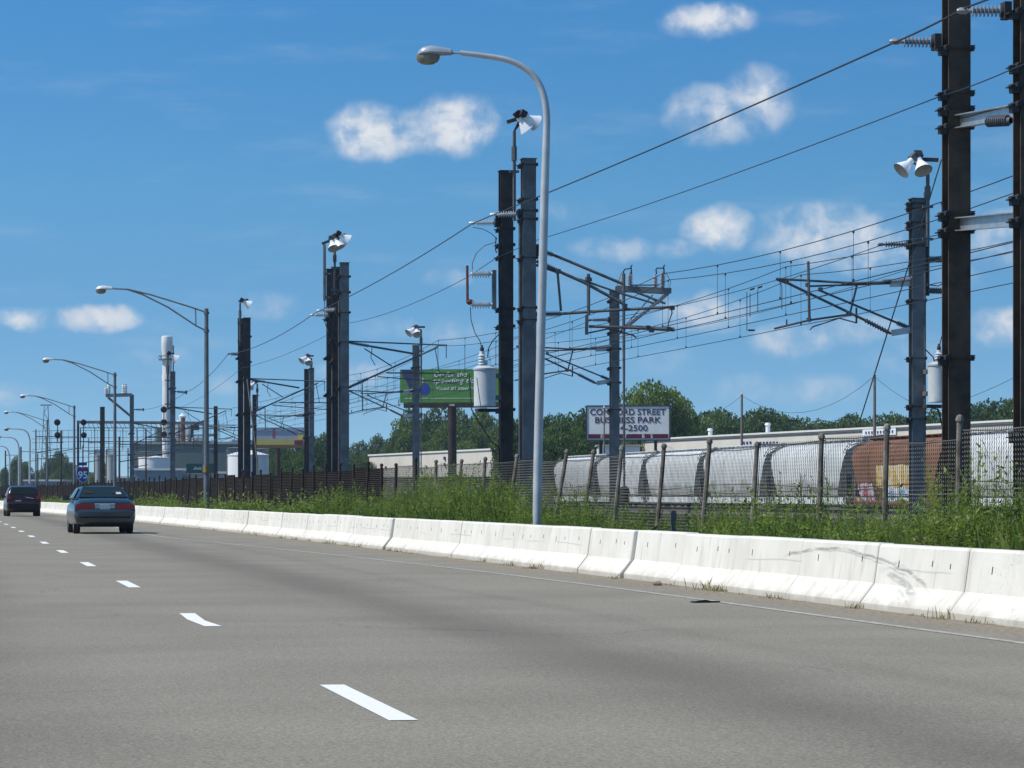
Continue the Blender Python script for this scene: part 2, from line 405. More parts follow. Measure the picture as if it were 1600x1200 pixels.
# left side of the carriageway: far lane line, yellow line, barrier left out of frame
sheet('lane_edge', [(Y, [cx(Y)-4.9, cx(Y)-4.78]) for Y in range(-20, 400, 10)], M['edge_paint'], .004)

# track beds
def bed(name, x0, x1, z):
    return tag(MB().prism([(x0-.8, -.02), (x1+.8, -.02), (x1, z), (x0, z)], lambda u, v: (u, 10, v), lambda u, v: (u, 900, v)).build(name, M['ballast']), kind='structure')
bed('track_bed', 19.3, 28.2, .28); bed('track_bed', 42.0, 48.0, .22)
M['railsteel'] = mat('worn rail steel', (.16, .11, .08), .5, .5, .3, 3)
for xc, z in ((21.6, .28), (25.9, .28), (45, .22)):
    for sgn in (-.72, .72):
        tag(MB().box((xc+sgn, 400, z+.08), (.075, 780, .16)).build('rail', M['railsteel']), kind='structure')

# ------------------------------------------------------------ concrete barrier
def barrier_mat():
    m, t, p = nt('whitewashed concrete')
    geo = t.nodes.new('ShaderNodeNewGeometry'); pos = geo.outputs['Position']
    sp = t.nodes.new('ShaderNodeSeparateXYZ'); t.links.new(pos, sp.inputs[0])
    mp = N(t, 'ShaderNodeMapping'); mp.inputs['Scale'].default_value = (1, 1, .18); t.links.new(pos, mp.inputs[0])
    c = mixc(t, ramp(t, noise(t, pos, 1.1, 6), .3, .7), (.64, .61, .545), (.74, .71, .645))
    c = mixc(t, math_(t, 'MULTIPLY', ramp(t, noise(t, mp.outputs[0], 5, 6, .65), .50, .74), .6), c, (.42, .395, .345))
    c = mixc(t, math_(t, 'MULTIPLY', ramp(t, noise(t, pos, 28, 4, .75), .62, .74), .6), c, (.36, .34, .31))
    mps = N(t, 'ShaderNodeMapping'); mps.inputs['Scale'].default_value = (1, .35, 3.5); t.links.new(pos, mps.inputs[0])
    # splash dirt low on the toe
    low = math_(t, 'SUBTRACT', 1.0, ramp(t, math_(t, 'ADD', sp.outputs[2], math_(t, 'MULTIPLY', noise(t, pos, 3, 5), .22)), .12, .26))
    c = mixc(t, math_(t, 'MULTIPLY', low, .6), c, (.36, .32, .26))
    # tyre scuffs: an arc climbing and falling along two sections near the right of the road
    for (yc, zt, kk, w0, y0, y1, st) in SCUFFS:
        dy = math_(t, 'SUBTRACT', sp.outputs[1], yc)
        zc = math_(t, 'SUBTRACT', zt, math_(t, 'MULTIPLY', math_(t, 'MULTIPLY', dy, dy), kk))
        dz = math_(t, 'ABSOLUTE', math_(t, 'SUBTRACT', sp.outputs[2], math_(t, 'ADD', zc, math_(t, 'MULTIPLY', math_(t, 'SUBTRACT', noise(t, pos, 2.5, 2), .5), .06))))
        ln = math_(t, 'SUBTRACT', 1.0, ramp(t, dz, w0*.35, w0))
        rng_ = math_(t, 'MULTIPLY', ramp(t, sp.outputs[1], y0, y0+.5), math_(t, 'SUBTRACT', 1.0, ramp(t, sp.outputs[1], y1-.7, y1)))
        msk = math_(t, 'MULTIPLY', math_(t, 'MULTIPLY', ln, rng_), math_(t, 'MULTIPLY', ramp(t, noise(t, mps.outputs[0], 6, 5, .7), .32, .62), st), True)
        c = mixc(t, math_(t, 'MULTIPLY', msk, .75), c, (.16, .16, .165))
    pit = math_(t, 'MULTIPLY', ramp(t, noise(t, pos, 24, 3, .7), .60, .68), math_(t, 'MULTIPLY', math_(t, 'SUBTRACT', 1.0, ramp(t, sp.outputs[1], 28.0, 29.6)), ramp(t, noise(t, pos, 1.6, 2), .40, .55)))
    c = mixc(t, math_(t, 'MULTIPLY', pit, .8), c, (.22, .20, .18))
    # worn band further along
    dz = math_(t, 'ABSOLUTE', math_(t, 'SUBTRACT', sp.outputs[2], math_(t, 'ADD', .36, math_(t, 'MULTIPLY', noise(t, pos, .45, 3), .12))))
    ln = math_(t, 'MULTIPLY', math_(t, 'SUBTRACT', 1.0, ramp(t, dz, .004, .014)), math_(t, 'MULTIPLY', ramp(t, noise(t, pos, .35, 2), .52, .6), .4))
    c = mixc(t, ln, c, (.30, .30, .31))
    t.links.new(c, p.inputs['Base Color']); p.inputs['Roughness'].default_value = .85; p.inputs['Specular IOR Level'].default_value = .25
    bn = N(t, 'ShaderNodeBump'); bn.inputs['Strength'].default_value = .25; bn.inputs['Distance'].default_value = .01
    t.links.new(noise(t, pos, 45, 4), bn.inputs['Height']); t.links.new(bn.outputs[0], p.inputs['Normal'])
    return m
Yb = lambda px: onX(px, 9.7)[0]
ya, yb_, ym = Yb(1450), Yb(1240), Yb(1310)
SCUFFS = [(ym, .595, .026, .022, ya-.3, yb_+.4, .95), (ym+.1, .57, .027, .014, ya+.3, yb_+.1, .6), (ym+.25, .545, .031, .060, ya-.2, ya+1.7, .75),
          (ym-.5, .645, .045, .028, ya-.5, ya+1.4, .5), (ym-.2, .635, .035, .016, ya-.3, ya+1.6, .45), (ym+.2, .45, .03, .022, ya-.2, ya+1.2, .35), (ym, .52, .05, .018, ya-.1, ya+1.0, .4)]
M['barrier'] = barrier_mat()
M['slot'] = mat('painted slot shade', (.06, .045, .035), .9, 0, .3, 9)  # dark colour standing in for the shade inside the open slots
SEG = 2.98
def barrier_meshes(slots):
    prof = [(0, -.02), (0, .07), (.155, .27), (.210, .66), (.23, .685), (.39, .685), (.41, .66), (.465, .27), (.62, .07), (.62, -.02)]
    L = SEG - .022; b = MB()
    b.prism(prof, lambda u, v: (u, -L/2, v), lambda u, v: (u, L/2, v))
    me = b.mesh('barrier_body', M['barrier'])
    bm = bmesh.new(); bm.from_mesh(me)
    ed = [e for e in bm.edges if abs(e.verts[0].co.y - e.verts[1].co.y) < .01]
    bmesh.ops.bevel(bm, geom=ed, offset=.014, segments=1, affect='EDGES'); bm.to_mesh(me); bm.free()
    me.materials.append(M['slot']); s = MB()
    for y, dz, hh in slots:
        s.box((.1905 + dz*.13, y, 50e-2 + dz), (.012, .022, hh), Matrix.Rotation(R(7.6), 3, 'Y'), 1)
    m2 = s.mesh('drill_slots', [M['barrier'], M['slot']])
    bm = bmesh.new(); bm.from_mesh(me); bm.from_mesh(m2); bm.to_mesh(me); bm.free()
    return me
BV = [barrier_meshes(q) for q in ([(-.98, .01, .06), (.74, -.01, .075)], [(-1.0, .0, .05), (-.42, .015, .06), (.70, -.01, .07)], [(-.75, .01, .06), (.35, .0, .045), (1.06, -.02, .075)], [(-.9, 0, .06), (.95, .01, .06)])]
bme = BV[0]
root_b = None; y = 41.5 - 5.5*SEG; n = 0
special = {1: 'concrete barrier section chipped and pitted, at the right edge of the photo',
           2: 'concrete barrier section with the dark falling end of the black tyre scuff arc',
           3: 'concrete barrier section carrying the crown of the black tyre scuff arc',
           5: 'concrete barrier section just right of the wide open joint nearest the camera',
           6: 'concrete barrier section just left of the nearest wide open joint, set slightly back'}
while y < 420:
    sl_ = math.atan2(bx(y+1.5) - bx(y-1.5), 3.0)
    x = bx(y) + random.uniform(-.016, .016) + (.06 if n == 6 else 0) + (.05 if n == 14 else 0)
    lab = special.get(n, 'plain whitish concrete barrier section in the long line edging the road')
    loc = (x, y, random.uniform(-.012, .008))
    if root_b is None:
        root_b = tag(link('barrier_section', bme, None, loc), lab, 'barrier', 'concrete barrier sections edging the road')
        root_b.rotation_euler.z = -sl_
    else:
        dup(root_b, loc, lab, -sl_).data = random.choice(BV)
    n += 1; y += SEG
    if n in (6, 14): y += .17
    if n > 140: break

# ------------------------------------------------------------ chain link fence
def fx(Y): return 13.3 + (0 if Y < 110 else .62 * (bx(Y) - bx(110)))
def mesh_panel(pitch, half, rad, hgt, wid, mk='rust_wire'):
    b = MB(); k = int(wid / pitch)
    for i in range(k + 1):
        x0 = i * wid / k; pts = []; z = .06; s = 1
        while z <= hgt:
            pts.append((s*.012, x0 + s * pitch / 2, z)); z += half; s = -s
        b.tube(pts, rad, 3, 0, False)
    for zz in (hgt - .02, hgt*.62, .08):
        b.tube([(0, 0, zz), (-.01, wid*.5, zz - .025), (0, wid, zz)], rad * 1.6, 4, 0, False)
    return b.mesh('wire_mesh', M[mk])
pan_near = mesh_panel(.10, .030, .0058, 2.02, 3.6, 'mesh_wire')
fence = thing('chain_link_fence', 'rusty chain link fence on leaning posts between the weeds and the railway', 'fence', (13.3, 30, 0))
pan_far = mesh_panel(.055, .030, .0055, 2.02, 3.6); pan_far.materials[0] = mat('dark rusted mesh', (.016, .011, .009), .85, 0, .3, .4)
def post_mesh():
    b = MB(); b.tube([(0, 0, -.1), (0, 0, 2.1)], .042, 8); b.lathe((0, 0, 2.1), (0, 0, 1), [(0, .045), (.0, .058), (.03, .058), (.07, .04), (.085, .005)], 8)
    return b.mesh('fence_post', M['rust_post'])
pme = post_mesh(); pme2 = pme.copy(); pme2.materials[0] = mat('dark rusted post', (.028, .019, .014), .8, 0, .4, 6)
tops = [1630, 1497, 1384, 1283, 1182, 1105, 1034, 968, 925, 881, 842, 806, 757, 720, 681, 650, 619, 596]
leans = {1182: .064, 1105: .073, 1034: .075, 968: .10, 925: .165, 881: .17, 842: .10, 806: .15, 757: .08, 720: .07, 681: .05, 1283: .04}
posts = []
for px in tops:
    Y = onX(px, 13.3)[0]; posts.append((Y, leans.get(px, random.uniform(-.01, .03))))
Y = posts[-1][0]
while Y < 372:
    Y += 3.6 + random.uniform(-.3, .3); posts.append((Y, random.uniform(-.03, .08)))
posts = posts[:99]
for i, (Y, ln) in enumerate(posts):
    o = link('fence_post', pme if Y < 88 else pme2, fence, (fx(Y) - 13.3 - ln*1.8, Y - 30, 0))
    o.rotation_euler = (random.uniform(-.05, .05), ln, 0)
    o.scale.z = random.uniform(.95, 1.05)
    if i + 1 < len(posts):
        Y2 = posts[i+1][0]; dx = fx(Y2) - fx(Y)
        lm = (ln + posts[i+1][1])/2
        q = link('wire_mesh', pan_near if Y < 97 else pan_far, fence, (fx(Y) - 13.3 + .05 - lm*1.8, Y - 30, 0))
        q.rotation_euler = (0, lm + random.uniform(-.01, .01), -math.atan2(dx, Y2 - Y)); q.scale = (1, (Y2 - Y) / 3.6, random.uniform(.96, 1.03))
# the wire strand on the railway side sits inside the fence
b = MB(); b.tube([(fx(Y)+.06, Y, 1.33 + .05*math.sin(Y*.5)) for Y, _ in posts], .006, 4, 0, False)
b.build('strand_wire', M['rust_wire'], fence)

# ------------------------------------------------------------ catenary poles
def hsec(b, c, w, dp, z0, z1, tf=.035, tw=.03):
    x, y = c; hw, hd = w/2, dp/2; t2 = tw/2
    poly = [(-hw, -hd), (hw, -hd), (hw, -hd+tf), (t2, -hd+tf), (t2, hd-tf), (hw, hd-tf), (hw, hd), (-hw, hd), (-hw, hd-tf), (-t2, hd-tf), (-t2, -hd+tf), (-hw, -hd+tf)]
    b.prism(poly, lambda u, v: (x+u, y+v, z0), lambda u, v: (x+u, y+v, z1))
def clamp_mesh(w):
    b = MB()
    for sy in (-1, 1):
        b.box((0, sy*(w/2+.03), 0), (w+.17, .035, .022))
        for sx in (-1, 1): b.box((sx*(w/2+.035), sy*(w/2-.02), 0), (.07, .13, .10))
    for sx in (-1, 1):
        b.tube([(sx*(w/2+.055), -w/2-.1, .035), (sx*(w/2+.055), w/2+.1, .035)], .014, 5)
    b.box((-w/2-.10, -w/2+.05, -.09), (.13, .16, .09)); b.box((-w/2-.12, -w/2+.05, -.04), (.2, .18, .02))
    return b.mesh('clamp_bracket', M['steel_dark'])
CL38, CL36 = clamp_mesh(.38), clamp_mesh(.40)
def pole(px, X, ytop, label, mat_, clamps=(), w=.38, group='steel poles carrying the railway wires', cat='railway pole', d=None):
    Y, dd = onX(px, X)
    r = thing('catenary_pole', label, cat, (X, Y, 0), group)
    zt = H + (HY - ytop) * dd / FPX if ytop is not None else 11.4
    b = MB(); hsec(b, (X, Y), w, w, -.1, zt); b.build('column', mat_, r)
    b = MB(); b.box((X, Y, zt + .012), (w+.06, w+.06, .024)); b.build('cap_plate', mat_, r)
    b = MB(); b.box((X, Y, .12), (.7, .7, .3)); b.build('footing', M['conc'], r)
    for z in clamps: link('clamp_bracket', CL38, r, (0, 0, z))
    r['_d'] = dd; del r['_d']
    return r, dd, zt
M['conc'] = mat('grey footing concrete', (.30, .29, .27), .9, 0, .2, 3)
def zs(d, *ys): return [H + (HY - y) * d / FPX for y in ys]

def insulator(b, a, c, r=.075, n=9, core=.035):
    a, c = Vector(a), Vector(c); L = (c - a).length; prof = [(0, core*.9)]
    for i in range(n):
        t0 = L*(.08 + .84*i/n); t1 = L*(.08 + .84*(i+.5)/n)
        prof += [(t0, core), (t0 + .002, r), (t0 + L*.03, r*.92), (t1, core)]
    prof += [(L, core*.9)]
    b.lathe(a, c - a, prof, 10); return b

D1 = onX(1492, 17.5)[1]
BIG, dB, _ = pole(1494, 17.5, None, 'tallest dark steel pole at right with insulator arm, running out of the top', M['steel_brown'], zs(D1, 78, 148, 172, 200, 336, 362, 560), .40)
BIG2, dB2, _ = pole(1607, 17.5, None, 'dark steel pole cut off by the right edge of the photo', M['steel_brown'], zs(onX(1607, 17.5)[1], 20, 105, 135, 165, 310, 345, 680), .40)
P790, d790, _ = pole(790.5, 17.5, 268, 'black steel pole with the white transformer on its left side', M['steel_dark'], zs(onX(790, 17.5)[1], 335, 358, 383, 402, 483, 510, 640), .41)
P825, d825, _ = pole(825.5, 17.5, 249, 'grey streaked steel pole beside the near street lamp, carrying the long bracket arms', M['steel_grey'], zs(onX(825, 17.5)[1], 258, 312, 330, 343, 403, 481, 500), .41)
P517, d517, _ = pole(517, 17.5, 421, 'thinnest steel pole at the back of the cluster of three under the twin floodlights', M['steel_dark'], (5.8, 7.5, 9.3))
P525, d525, _ = pole(525, 17.5, 418, 'middle steel pole of the cluster of three under the twin floodlights', M['steel_dark'], (5.6, 7.2, 8.2, 9.5))
P537, d537, _ = pole(538, 17.5, 411, 'front steel pole of the cluster of three, carrying the triangular bracket arm', M['steel_grey'], (5.97, 7.98, 9.3, 10.2, 10.9))
P378, d378, _ = pole(377, 17.5, 498, 'rear dark steel pole of the pair in front of the white tank', M['steel_dark'], (6, 8, 9.4))
P388, d388, _ = pole(386, 17.5, 497, 'front dark steel pole of the pair in front of the white tank, with bracket arm', M['steel_dark'], (5.97, 7.98, 9, 10.5))
P268, d268, _ = pole(270, 17.5, 581, 'blue grey steel pole with a floodlight in front of the white chimney', M['steel_grey'], (5.97, 7.98, 9.5))
P205, d205, _ = pole(206, 17.5, 617, 'blue grey steel pole with a bracketed platform on its left', M['steel_grey'], (5, 7))
P160, d160, _ = pole(160, 17.0, 636, 'dark brown stubby steel pole behind the blue sedan', M['steel_brown'], (7, 9), .5)
P1432, d1432, _ = pole(1432, 30.3, 311, 'grey steel pole across the tracks left of the tallest pole, arm reaching left', M['steel_grey'], (), .40)
for z in zs(d1432, 318, 326, 348, 355, 384, 470, 560, 635, 655): link('clamp_bracket', CL36, P1432, (0, 0, z))
P960, d960, _ = pole(960, 30.3, 455, 'grey steel pole in front of the white business park sign', M['steel_grey'], (), .40)
for z in zs(d960, 470, 520, 545, 575, 598, 640): link('clamp_bracket', CL36, P960, (0, 0, z))
P651, d651, _ = pole(650, 30.3, 540, 'grey steel pole in front of the green billboard', M['steel_grey'], (7, 8, 9.5), .42)
P475, d475, _ = pole(479, 30.3, 577, 'darker left pole of the thin pair left of the three pole cluster', M['steel_dark'], (6, 8), .38)
P487, d487, _ = pole(487, 30.3, 575, 'lighter right pole of the thin pair left of the three pole cluster', M['steel_grey'], (6, 8), .38)
P397, d397, _ = pole(397.5, 30.3, 617, 'dark pole half hidden beside the white tank with small floodlight', M['steel_dark'], (6, 8), .38)
P337, d337, _ = pole(337, 30.3, 635, 'slim dark steel pole just right of the tall truss arm street lamp', M['steel_dark'], (6, 8), .42)

# ---- bracket arms, drawn for one near and one far pole and repeated down the line
def near_arm(P, sc=1.0):
    x, y, _ = P.location
    L = lambda pts: [Vector((x + u*sc, y + v, z)) for u, v, z in pts]
    b = MB()
    b.tube(L([(.2, 0, 8.02), (2.4, 0, 7.95), (4.64, 0, 7.88)]), .036, 6)
    b.tube(L([(1.2, 0, 7.80), (3.1, 0, 7.49)]), .052, 6)
    b.tube(L([(1.15, 0, 6.40), (4.2, 0, 7.78)]), .045, 6)
    b.tube(L([(.9, 0, 7.70), (2.14, 0, 6.92)]), .03, 6)
    b.tube(L([(1.9, 0, 6.62), (5.0, .05, 6.62)]), .035, 6)
    b.tube(L([(1.5, 0, 6.45), (4.9, .1, 6.2), (5.3, .1, 6.25)]), .024, 5)
    b.tube(L([(4.6, 0, 7.92), (4.6, 0, 7.3)]), .02, 5); b.tube(L([(4.3, 0, 6.62), (4.1, 0, 7.7)]), .02, 5)
    b.tube(L([(1.25, 0, 7.75), (1.2, .05, 7.3), (1.4, .05, 6.95)]), .018, 5)
    arm = b.build('bracket_arm', M['galv_dull'], P)
    for a_, c_, r_ in (((.22, 0, 7.96), (1.2, 0, 7.80), .085), ((.22, 0, 5.97), (1.15, 0, 6.40), .085)):
        i = MB(); insulator(i, L([a_])[0], L([c_])[0], r_, 10, .045); o = i.build('insulator', M['insul_dark'], P)
        o.parent = arm
    return arm
def far_arm(P, sc=1.0, dref=99.6):
    x, y, _ = P.location; q = dref / FPX
    def L(pts, off=0): return [Vector((x + (a-1432)*q*sc, y + off, H + (HY-c)*q)) for a, c in pts]
    b = MB()
    b.tube(L([(1201.5, 432), (1331, 437.5), (1375, 435.5)]), .042, 6)
    b.tube(L([(1256, 443), (1391, 437)], .06), .034, 6)
    b.tube(L([(1203, 433), (1219, 438), (1345, 495)]), .045, 6)
    b.tube(L([(1273, 449), (1400, 499)], .08), .038, 6)
    b.tube(L([(1253, 404), (1255, 500)], -.08), .045, 6)
    b.tube(L([(1198, 511), (1255, 497), (1316, 488), (1317, 482)], -.05), .038, 6)
    b.tube(L([(1258, 512), (1263, 507), (1306, 493), (1334, 500)], .1), .022, 5)
    b.tube(L([(1334, 476), (1334, 501)], .08), .034, 5)
    b.tube(L([(1335, 438), (1322, 489)], .03), .034, 6)
    b.tube(L([(1206, 434), (1211, 444), (1211, 480)]), .015, 5); b.tube(L([(1219, 507), (1219, 496)]), .03, 5)
    for px_, py_ in ((1253, 441), (1254, 455), (1255, 496), (1219, 437), (1274, 448), (1321, 487)):
        b.box(L([(px_, py_)])[0], (.10, .22, .12))
    arm = b.build('bracket_arm', M['galv_dull'], P)
    for a_, c_, off in (((1375, 435.5), (1392, 434), 0), ((1345, 495), (1390, 517), 0), ((1400, 499), (1432, 512), .08)):
        i = MB(); v = L([a_, c_], off); insulator(i, v[0], v[1], .085, 9, .05); i.build('insulator', M['insul_dark'], P).parent = arm
    b = MB(); v = L([(1390, 434), (1442, 428)]); b.tube(v, .085, 8)
    v = L([(1388, 439), (1425, 437)]); b.beam(v[0], v[1], .10, .16); b.build('hinge_bracket', M['galv'], P).parent = arm
    b = MB(); v = L([(1391, 516), (1442, 508)]); b.beam(v[0], v[1], .10, .20); b.build('hinge_bracket', M['galv'], P).parent = arm
    return arm
for P in (P537, P388, P268): near_arm(P)
for P in (P1432, P960, P651, P475, P397, P337): far_arm(P)
near_arm(P205, .9)

# ---- special cantilever on the grey pole by the street lamp
d = d825; Q = lambda *pts, o=0: [at(a, c, d + o) for a, c in pts]
b = MB()
b.tube(Q((866, 399), (886, 407), (974, 444)), .05, 6)
b.tube(Q((880, 427), (912, 441), (980, 478)), .055, 6); b.tube(Q((837, 414), (872, 426)), .04, 6)
b.tube(Q((905, 436), (972, 459), (1022, 474)), .036, 6)
b.tube(Q((880, 490), (945, 485.5), (1052, 479.5)), .05, 6)
b.tube(Q((871, 424), (876.5, 486)), .04, 6); b.tube(Q((919.5, 428), (919.5, 492)), .055, 6)
b.tube(Q((914, 437), (925, 437)), .06, 6)
b.beam(*Q((917, 492), (916.5, 523)), .15, .10)
b.tube(Q((920, 510), (985, 512), (1054, 515)), .05, 6); b.tube(Q((982, 511), (1054, 515), o=.05), .07, 6)
b.tube(Q((916, 521), (950, 514), (990, 524), (994, 528), o=.1), .025, 5)
b.tube(Q((1049, 480), (1050, 489), (1044, 506), (1044, 515)), .02, 5)
for q_ in ((976, 479), (1050, 481), (1012, 512), (1018, 516), (1044, 514), (872, 424), (919, 436)): b.box(at(*q_, d), (.13, .2, .13))
arm = b.build('bracket_arm', M['galv_dull'], P825)
for a_, c_, r_ in (((838, 389), (866, 399), .085), ((838, 408), (880, 427), .085), ((834, 491.5), (880, 490), .10)):
    i = MB(); v = Q(a_, c_); insulator(i, v[0], v[1], r_, 12, .05); i.build('insulator', M['insul_dark'], P825).parent = arm
b = MB(); b.box(at(841, 391, d), (.16, .25, .35)); b.build('hinge_bracket', M['steel_dark'], P825)
# tensioning mast hanging beside it
t_ = thing('tension_mast', 'thin vertical weight rod hanging right of the grey pole before the business park sign', 'tension rod', (at(974, 772, d960-2).x, at(974, 772, d960-2).y, 0))
dd = d960 - 2
b = MB(); b.tube([at(974.5, 428, dd), at(975, 600, dd), at(975.5, 760, dd)], [.085, .06, .05], 7); b.build('rod', M['galv_dull'], t_)
b = MB(); b.lathe(at(975.5, 760, dd), (0, 0, -1), [(0, .1), (.1, .22), (.35, .24), (.4, .18), (.42, .24), (.75, .24), (.8, .15), (1.1, .1)], 10); b.build('balance_weight', M['steel_dark'], t_)

# ---- switch platform on top of the pole before the sign, and its twin far left
d = d960; b = MB()
v = [at(963, 451, d), at(1047, 455, d)]
for o_ in (-.28, .28):
    b.beam(v[0] + Vector((0, o_, 0)), v[1] + Vector((0, o_, 0)), .08, .26)
b.beam(at(985, 445.5, d), at(1030, 445.5, d), .06, .06)
for o_ in (-.28, .28):
    b.tube([at(1043, 459, d) + Vector((0, o_, 0)), at(965, 522, d) + Vector((0, o_, 0))], .055, 5)
b.tube([at(1020, 461, d + .3), at(969, 517, d - .3)], .03, 5); b.tube([at(1010, 461, d - .3), at(1030, 475, d + .3)], .025, 5)
b.tube([at(990, 455, d), at(1040, 474.5, d)], .06, 6)
plat = b.build('switch_platform', M['steel_grey'], P960)
for px_ in (975, 981, 987, 1026, 1032, 1038):
    i = MB(); o_ = Vector((0, .3 if px_ in (975, 987, 1026, 1038) else -.3, 0))
    tp = 424 if px_ in (987, 1038) else 428
    insulator(i, at(px_, 449, d) + o_, at(px_, tp, d) + o_, .13, 8, .065)
    i.build('insulator', M['insul_mid'], P960).parent = plat
i = MB()
for px_, a_ in ((975, 424), (987, 416), (1026, 421), (1038, 416)): i.tube([at(px_, 428, d), at(px_ - 1, a_, d), at(px_ + 1, a_ - 2, d)], .035, 5)
i.tube([at(1040, 425, d), at(1048, 440, d), at(1046, 452, d)], .015, 5); i.tube([at(972, 425, d), at(955, 470, d)], .014, 4); i.tube([at(975, 421, d), at(987, 419, d)], .03, 5); i.tube([at(1026, 419, d), at(1038, 419, d)], .03, 5)
i.build('switch_contacts', M['wire'], P960)

d = d205; b = MB()
for o_ in (-.4, .4):
    b.beam(at(165.5, 618, d) + Vector((0, o_, 0)), at(206, 617, d) + Vector((0, o_, 0)), .12, .3)
    b.tube([at(169, 621, d) + Vector((0, o_, 0)), at(204, 650, d) + Vector((0, o_, 0))], .10, 5)
plat = b.build('switch_platform', M['steel_grey'], P205)
for px_ in (166, 170, 193, 196):
    i = MB(); insulator(i, at(px_, 615, d), at(px_, 600 if px_ != 166 else 605, d), .2, 5, .13); i.build('insulator', M['insul'], P205).parent = plat

# ---- beams tying the two tallest poles
dm = (dB + dB2) / 2
def tie(ya, yb_, h):
    a, c = BIG.location.copy(), BIG2.location.copy()
    a.z = H + (HY - ya) * dB / FPX; c.z = H + (HY - yb_) * dB2 / FPX
    b = MB(); b.beam(a + Vector((.05, -.2, 0)), c + Vector((.05, .2, 0)), .10, h)
    b.beam(a + Vector((-.04, -.2, h/2)), c + Vector((-.04, .2, h/2)), .12, .02); b.beam(a + Vector((-.04, -.2, -h/2)), c + Vector((-.04, .2, -h/2)), .12, .02)
    return b.build('tie_beam', M['galv'], BIG)
tie(192, 170, .22); tie(352, 340, .22)
a = BIG.location.copy(); a.z = H + (HY - 188) * dB / FPX; c = BIG2.location.copy(); c.z = H + (HY - 158) * dB2 / FPX
b = MB(); b.tube([a + Vector((0, -.25, 0)), c + Vector((0, -.3, 0))], .014, 5); i0 = a.lerp(c, .72) + Vector((0, -.27, 0)); b.lathe(i0, c - a, [(0, .02), (.02, .05), (.25, .05), (.27, .02)], 6)
b.build('stay_rod', M['galv_dull'], BIG)
i = MB(); insulator(i, at(1542, 190, dB2 + 1), at(1580, 188, dB2 + .5), .10, 10, .06); i.build('insulator', M['insul_dark'], BIG2)

# ---- feeder wire insulators (horizontal posts reaching toward the road)
def feeder_ins(P, d, tip, root, mat_=None, r=.10, n=10):
    i = MB(); a, c = at(*tip, d), at(*root, d)
    insulator(i, a, c, r, min(n, 8), .04); i.lathe(a, a - c, [(0, .03), (.05, .06), (.15, .06), (.2, .03)], 6)
    o = i.build('insulator', mat_ or M['insul'], P)
    k = MB(); k.box(c, (.12, .24, .28)); k.build('insulator_mount', M['steel_dark'], P).parent = o
    return o
feeder_ins(BIG, dB, (1408, 65), (1463, 66), M['insul_mid'], r=.105, n=11)
feeder_ins(BIG2, dB2, (1514, 17), (1572, 17), M['insul_mid'], r=.105, n=11)
feeder_ins(P790, d790, (743, 348.5), (776, 348)); feeder_ins(P825, d825, (776, 335), (812, 334))
feeder_ins(P525, d525, (492, 492), (516, 492), r=.11); feeder_ins(P537, d537, (502, 485), (526, 484), r=.11)
feeder_ins(P388, d388, (360, 553), (376, 554), M['insul_dark'], .12); feeder_ins(P268, d268, (276, 612), (291, 613), M['insul_dark'], .12)
feeder_ins(P205, d205, (212, 640), (224, 640), M['insul_dark'], .12, 6)
feeder_ins(P1432, d1432, (1381, 382), (1420, 382), M['insul_dark'], .10); feeder_ins(P960, d960, (925, 500), (952, 500), M['insul_dark'], .10)
for yy_ in (405, 454):
    i = MB(); insulator(i, at(1449, yy_, d1432), at(1480, yy_+1, d1432), .12, 9, .08); i.build('insulator', M['insul_dark'], P1432)
b = MB(); b.beam(at(1448, 372, d1432), at(1448, 462, d1432), .14, .14); b.build('insulator_post', M['steel_dark'], P1432)
b = MB(); b.tube([at(1483, 410, d1432), at(1484, 425, d1432), at(1480, 438, d1432), at(1466, 447, d1432), at(1452, 445, d1432)], .018, 5); b.build('jumper_cable', M['wire'], P1432)

# ---- square insulator bracket on the black pole
d = d790 - .3
fr = MB(); fr.beam(at(772, 422, d), at(772, 483, d), .13, .13); fr.build('bracket_bar', M['steel_grey'], P790)
fr = MB(); fr.tube([at(730, 415, d), at(730.5, 474, d)], .045, 6); fr.lathe(at(732, 472, d), (1, 0, 0), [(-.05, .05), (.0, .09), (.1, .09), (.16, .05)], 8); fr.build('contact_bar', M['rustred'], P790)
for yy_ in (428, 476):
    i = MB(); insulator(i, at(735, yy_, d), at(770, yy_, d), .14, 7, .055); i.build('insulator', M['insul'], P790)
i = MB()
i.tube([at(739, 355, d), at(755, 358, d), at(768, 365, d), at(777, 374, d)], .011, 4); i.tube([at(775, 378, d), at(757, 384, d), at(744, 396, d), at(738, 412, d), at(738, 424, d)], .011, 4)
i.tube([at(735, 480, d), at(736, 500, d), at(742, 520, d), at(750, 533, d), at(753, 545, d)], .013, 4); i.tube([at(762, 558, d), at(763, 545, d), at(770, 532, d), at(782, 520, d)], .018, 5)
i.tube([at(779, 385, d), at(780, 500, d), at(781, 700, d)], .022, 5); i.tube([at(775, 370, d), at(774, 390, d), at(776, 395, d)], .02, 5)
i.build('jumper_cable', M['wire'], P790)
# conduit strips on the poles
for P, px_, d_, y0_, y1_ in ((P825, 812, d825, 343, 760), (P525, 519, d525, 560, 760), (P537, 529.5, d537, 470, 770), (P388, 381, d388, 590, 770), (P651, 658, d651, 590, 740), (P1432, 1445, d1432, 300, 790)):
    b = MB(); b.tube([at(px_, y0_, d_ - .15), at(px_, y1_, d_ - .15)], .04, 6); b.build('conduit', M['galv_dull'] if P not in (P388,) else M['galv'], P)
b = MB(); b.tube([at(386, 592, d388 - .4), at(402, 720, d388 - .4), at(403, 752, d388 - .4)], .05, 6); b.build('conduit', M['wood'], P388)
